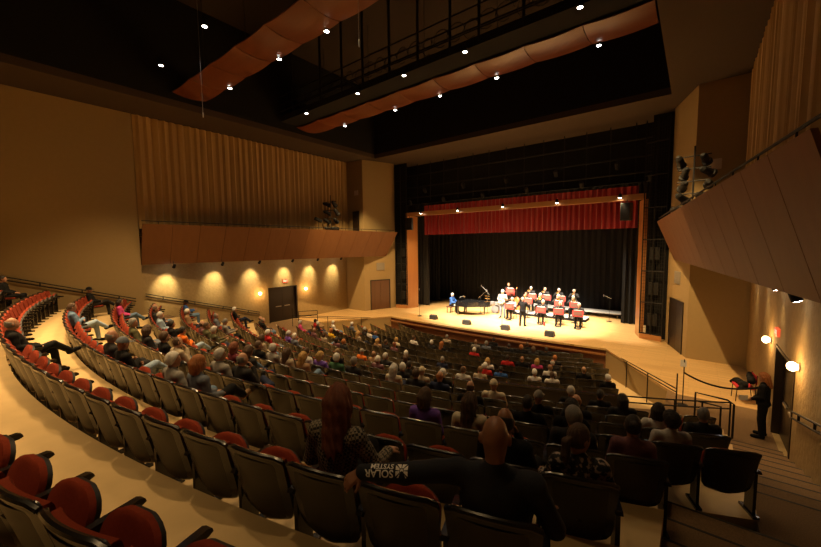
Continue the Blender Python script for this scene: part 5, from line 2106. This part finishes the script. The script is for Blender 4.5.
for x, y, h in ((-10.3, 24.5, 1.62), (-10.45, 25.0, 1.40)):
    music_stand(x, y, 0.0, PI, 'tall red-fronted stand before the bassist' if h > 1.5 else 'lower red-fronted stand close before the bassist', h)

# drum kit behind the piano end
dk = thing('drum_kit', 'drum kit with cymbals beside the piano tail', 'drums', (-11.15, 24.0, 0.0), PI)
MB().lathe([(0.28, -0.2), (0.29, -0.18), (0.29, 0.18), (0.28, 0.2)], (0, 0, 0.29), 20, M=Matrix.Rotation(PI / 2, 3, 'X')).build('bass_drum', mat('drum_shell', (0.16, 0.15, 0.15), 0.3), dk)
for x, y, z in ((-0.42, 0.0, 0.62), (0.42, 0.1, 0.60), (-0.15, 0.15, 0.74), (0.18, 0.15, 0.74)):
    MB().lathe([(0.15, -0.1), (0.155, -0.09), (0.155, 0.09), (0.15, 0.1)], (x, y, z), 18).build('drum', mat('drum_shell', (0.16, 0.15, 0.15), 0.3), dk)
for x, y, z in ((-0.62, 0.1, 1.12), (0.60, 0.15, 1.20), (0.75, -0.2, 0.95)):
    c = MB().lathe([(0.20, 0), (0.08, 0.012), (0.03, 0.025), (0.01, 0.03)], (x, y, z), 20, M=Matrix.Rotation(0.25, 3, 'X')).build('cymbal', m_brass, dk)
    MB().tube([(x, y, 0), (x, y, z)], 0.012, 6).build('stand_pole', m_steel, c)

# grand piano, its bench and the pianist
pn = thing('grand_piano', 'black grand piano turned sideways to the audience', 'piano', (-13.15, 22.45, 0.0))
out_ = [(0, -0.74), (0.55, -0.74), (0.95, -0.66), (1.25, -0.44), (1.48, -0.16), (1.78, -0.02), (2.02, 0.14), (2.12, 0.38), (2.05, 0.60), (1.85, 0.73), (0, 0.74)]
MB().prism(out_, 0.62, 0.95).build('case', m_piano, pn)
inner = [(x * 0.97 + 0.36, y * 0.93) if x > 0.3 else (0.45, y * 0.93) for x, y in out_]
inner = [(min(x, 2.08), y) for x, y in inner]
MB().prism([(0.02, -0.70), (0.55, -0.72), (0.95, -0.64), (1.25, -0.42), (1.48, -0.14), (1.78, 0.0), (2.0, 0.15), (2.10, 0.38), (2.03, 0.59), (1.84, 0.72), (0.02, 0.72)], 0.955, 0.975).build('lid', m_piano, pn)
MB().span((-0.24, -0.74, 0.58), (0.02, 0.74, 0.66)).build('keybed', m_piano, pn)
kb = MB().span((-0.21, -0.62, 0.66), (-0.05, 0.62, 0.685)).build('keyboard', m_ivory, pn)
bk = MB()
for i in range(36):
    if i % 7 not in (2, 6):
        bk.span((-0.14, -0.60 + i * 0.0344, 0.685), (-0.05, -0.585 + i * 0.0344, 0.697))
bk.build('black_keys', m_piano, kb)
MB().box((0.10, 0, 1.10), (0.02, 0.8, 0.26), M=Matrix.Rotation(0.25, 3, 'Y')).build('music_desk', m_piano, pn)
MB().box((0.075, 0, 1.12), (0.008, 0.5, 0.26), M=Matrix.Rotation(0.25, 3, 'Y')).build('sheet_music', m_paper, pn)
for x, y in ((0.12, -0.60), (0.12, 0.60), (1.70, 0.35)):
    l = MB().tube([(x, y, 0.62), (x, y, 0.35), (x, y, 0.07)], [0.07, 0.055, 0.04], 10).build('leg', m_piano, pn)
    MB().lathe([(0.04, 0), (0.045, 0.03), (0.03, 0.07)], (x, y, 0), 10).build('caster', m_brass, l)
MB().bar((0.35, 0, 0.62), (0.30, 0, 0.10), 0.12, 0.06).build('pedal_lyre', m_piano, pn)
bn = thing('piano_bench', 'padded black piano bench under the pianist', 'bench', (-13.95, 22.45, 0.0), PI / 2)
MB().span((-0.38, -0.19, 0.40), (0.38, 0.19, 0.475)).build('seat', mat('bench_brown', (0.10, 0.04, 0.025), 0.5), bn)
for x in (-0.33, 0.33):
    for y in (-0.14, 0.14):
        MB().bar((x, y, 0), (x, y, 0.40), 0.045, 0.045).build('leg', m_piano, bn)
person('sit_keys', 'white-haired pianist in bright blue jacket at the piano keyboard', (-13.93, 22.45, 0.02), -PI / 2, 'thick', 'white', 'blue', 'black', 'l', BG, 1.05)

# microphones and monitors
def mic_stand(x, y, h, lb, boom=None):
    t = thing('microphone_stand', lb, 'microphone stand', (x, y, 0), 0, 'microphone stands')
    MB().lathe([(0.15, 0), (0.15, 0.015), (0.03, 0.03)], n=14).build('base', m_black, t)
    MB().tube([(0, 0, 0.02), (0, 0, h)], 0.011, 6).build('pole', m_black, t)
    e = Vector((0, 0, h))
    if boom:
        e = Vector(boom)
        MB().tube([(-boom[0] * 0.3, -boom[1] * 0.3, h - (boom[2] - h) * 0.3), e], 0.009, 6).build('boom', m_steel, t)
    MB().lathe([(0.012, -0.10), (0.022, -0.02), (0.024, 0.03), (0.01, 0.05)], e, 10).build('microphone', m_steel, t)


mic_stand(-15.0, 19.95, 1.9, 'tall black microphone stand alone at the left end of the stage')
mic_stand(-8.95, 20.15, 1.35, 'microphone stand at the stage front before the conductor')
mic_stand(-12.0, 23.3, 1.25, 'boom microphone stand over the piano strings', (0.75, -0.5, 1.75))
mic_stand(-11.6, 23.6, 1.5, 'boom microphone stand between piano and drums', (-0.6, 0.2, 1.95))
mic_stand(-4.1, 25.4, 1.5, 'microphone stand near the right leg curtain', (-0.35, 0.0, 1.65))
for i, (x, y) in enumerate(((432, 319.5), (465.2, 325), (504, 330.5), (548.6, 337))):
    p = atZ(x, y, 0)
    t = thing('floor_monitor', 'black wedge monitor on the stage edge, %s from the left' % ORD[i], 'speaker', (p.x, p.y + 0.2, 0), 0, 'wedge monitors')
    m_ = MB()
    vs_ = [(-0.24, -0.17, 0), (-0.24, 0.2, 0), (-0.24, 0.03, 0.30), (-0.24, -0.17, 0.26), (0.24, -0.17, 0), (0.24, 0.2, 0), (0.24, 0.03, 0.30), (0.24, -0.17, 0.26)]
    m_.add(vs_, [(0, 3, 2, 1), (4, 5, 6, 7), (0, 4, 7, 3), (3, 7, 6, 2), (2, 6, 5, 1), (0, 1, 5, 4)])
    m_.build('cabinet', mat('box_dark', (0.02, 0.018, 0.016), 0.6), t)
    MB().box((0, 0.13, 0.16), (0.40, 0.01, 0.26), M=Matrix.Rotation(0.5, 3, 'X')).build('speaker_grille', m_black, t)
tag(MB().lathe([(0.05, 0), (0.06, 0.02), (0.05, 0.2), (0.02, 0.24)], (-7.0, 21.9, 0), 12).build('water_bottle', mat('bottle_red', (0.6, 0.02, 0.02), 0.4)), 'small red bottle on the stage floor before the saxophones', 'bottle')
# ---------------------------------------------------------------- light of the place
# stage wash from the catwalk
for x in (-14.5, -11.5, -8.2, -5.2):
    spot_light('front_wash', (x, 14.35, 11.6), (x * 0.45 + (AX + 0.6) * 0.55, 22.6, 0.2), 10000, (1.0, 0.84, 0.64), 36, 0.5, 0.08)
# down light from the pipes over the stage
for x in (-13.4, -10.4, -7.6, -5.0):
    spot_light('stage_down', (x, 24.4, 8.6), (x, 23.3, 0), 2600, (1.0, 0.82, 0.58), 60, 0.6, 0.15)
for x in (-16.07, -12.92, -9.62, -6.34, -3.17):
    spot_light('header_spot_light', (x, 21.58, 7.2), (x, 21.0, 0), 260, (1.0, 0.74, 0.42), 96, 0.8, 0.06)
# the outer catwalk lamps also rake the piers and the side walkways
for x, tx in ((-16.0, -18.9), (-2.9, -0.8)):
    spot_light('pier_wash', (x, 14.35, 11.6), (tx, 18.6, 1.0), 2600, (1.0, 0.66, 0.28), 62, 0.6, 0.08)
# house downlights, dimmed and warm
PWR = {5.3: (1150, 330, 170, 120, 60), 7.85: (430, 250, 140, 100, 60), 11.75: (300, 200, 170, 120, 50), 14.35: (700, 260, 220, 160, 500)}
for x, y in HOUSE:
    spot_light('house_light', (x, y, 11.72), (x, y, 0), PWR[y][HX.index(x)], (1.0, 0.65, 0.29), 95, 0.7, 0.11)
# the same downlights go on over the last rows, behind the camera
for y in (-1.2, 1.6):
    for x, e in ((-16.0, 1250), (-12.2, 1100), (-9.5, 560), (-6.7, 360), (-2.9, 90)):
        spot_light('house_light', (x, y, 11.2), (x, y - 0.4, 0), e, (1.0, 0.65, 0.29), 68, 0.8, 0.11)

W = bpy.data.worlds.new('World')
SC.world = W
W.use_nodes = True
W.node_tree.nodes['Background'].inputs[0].default_value = (0.004, 0.003, 0.002, 1)
W.node_tree.nodes['Background'].inputs[1].default_value = 1.0

# ---------------------------------------------------------------- camera
cam = bpy.data.cameras.new('Camera')
co = bpy.data.objects.new('Camera', cam)
COL.objects.link(co)
M = Matrix((CR, CU, -CF)).transposed().to_4x4()
M.translation = Vector((0, 0, EYE))
co.matrix_world = M
cam.sensor_width = 36
cam.lens = CAM_F / 821 * 36
cam.clip_start = 0.05
cam.clip_end = 200
SC.camera = co
SC.view_settings.view_transform = 'Standard'
SC.view_settings.look = 'None'
SC.view_settings.gamma = 1
SC.view_settings.exposure = 1.0
SC.view_settings.use_curve_mapping = False
SC.cycles.use_denoising = True
SC.cycles.max_bounces = 6
SC.cycles.diffuse_bounces = 2
SC.cycles.sample_clamp_indirect = 4
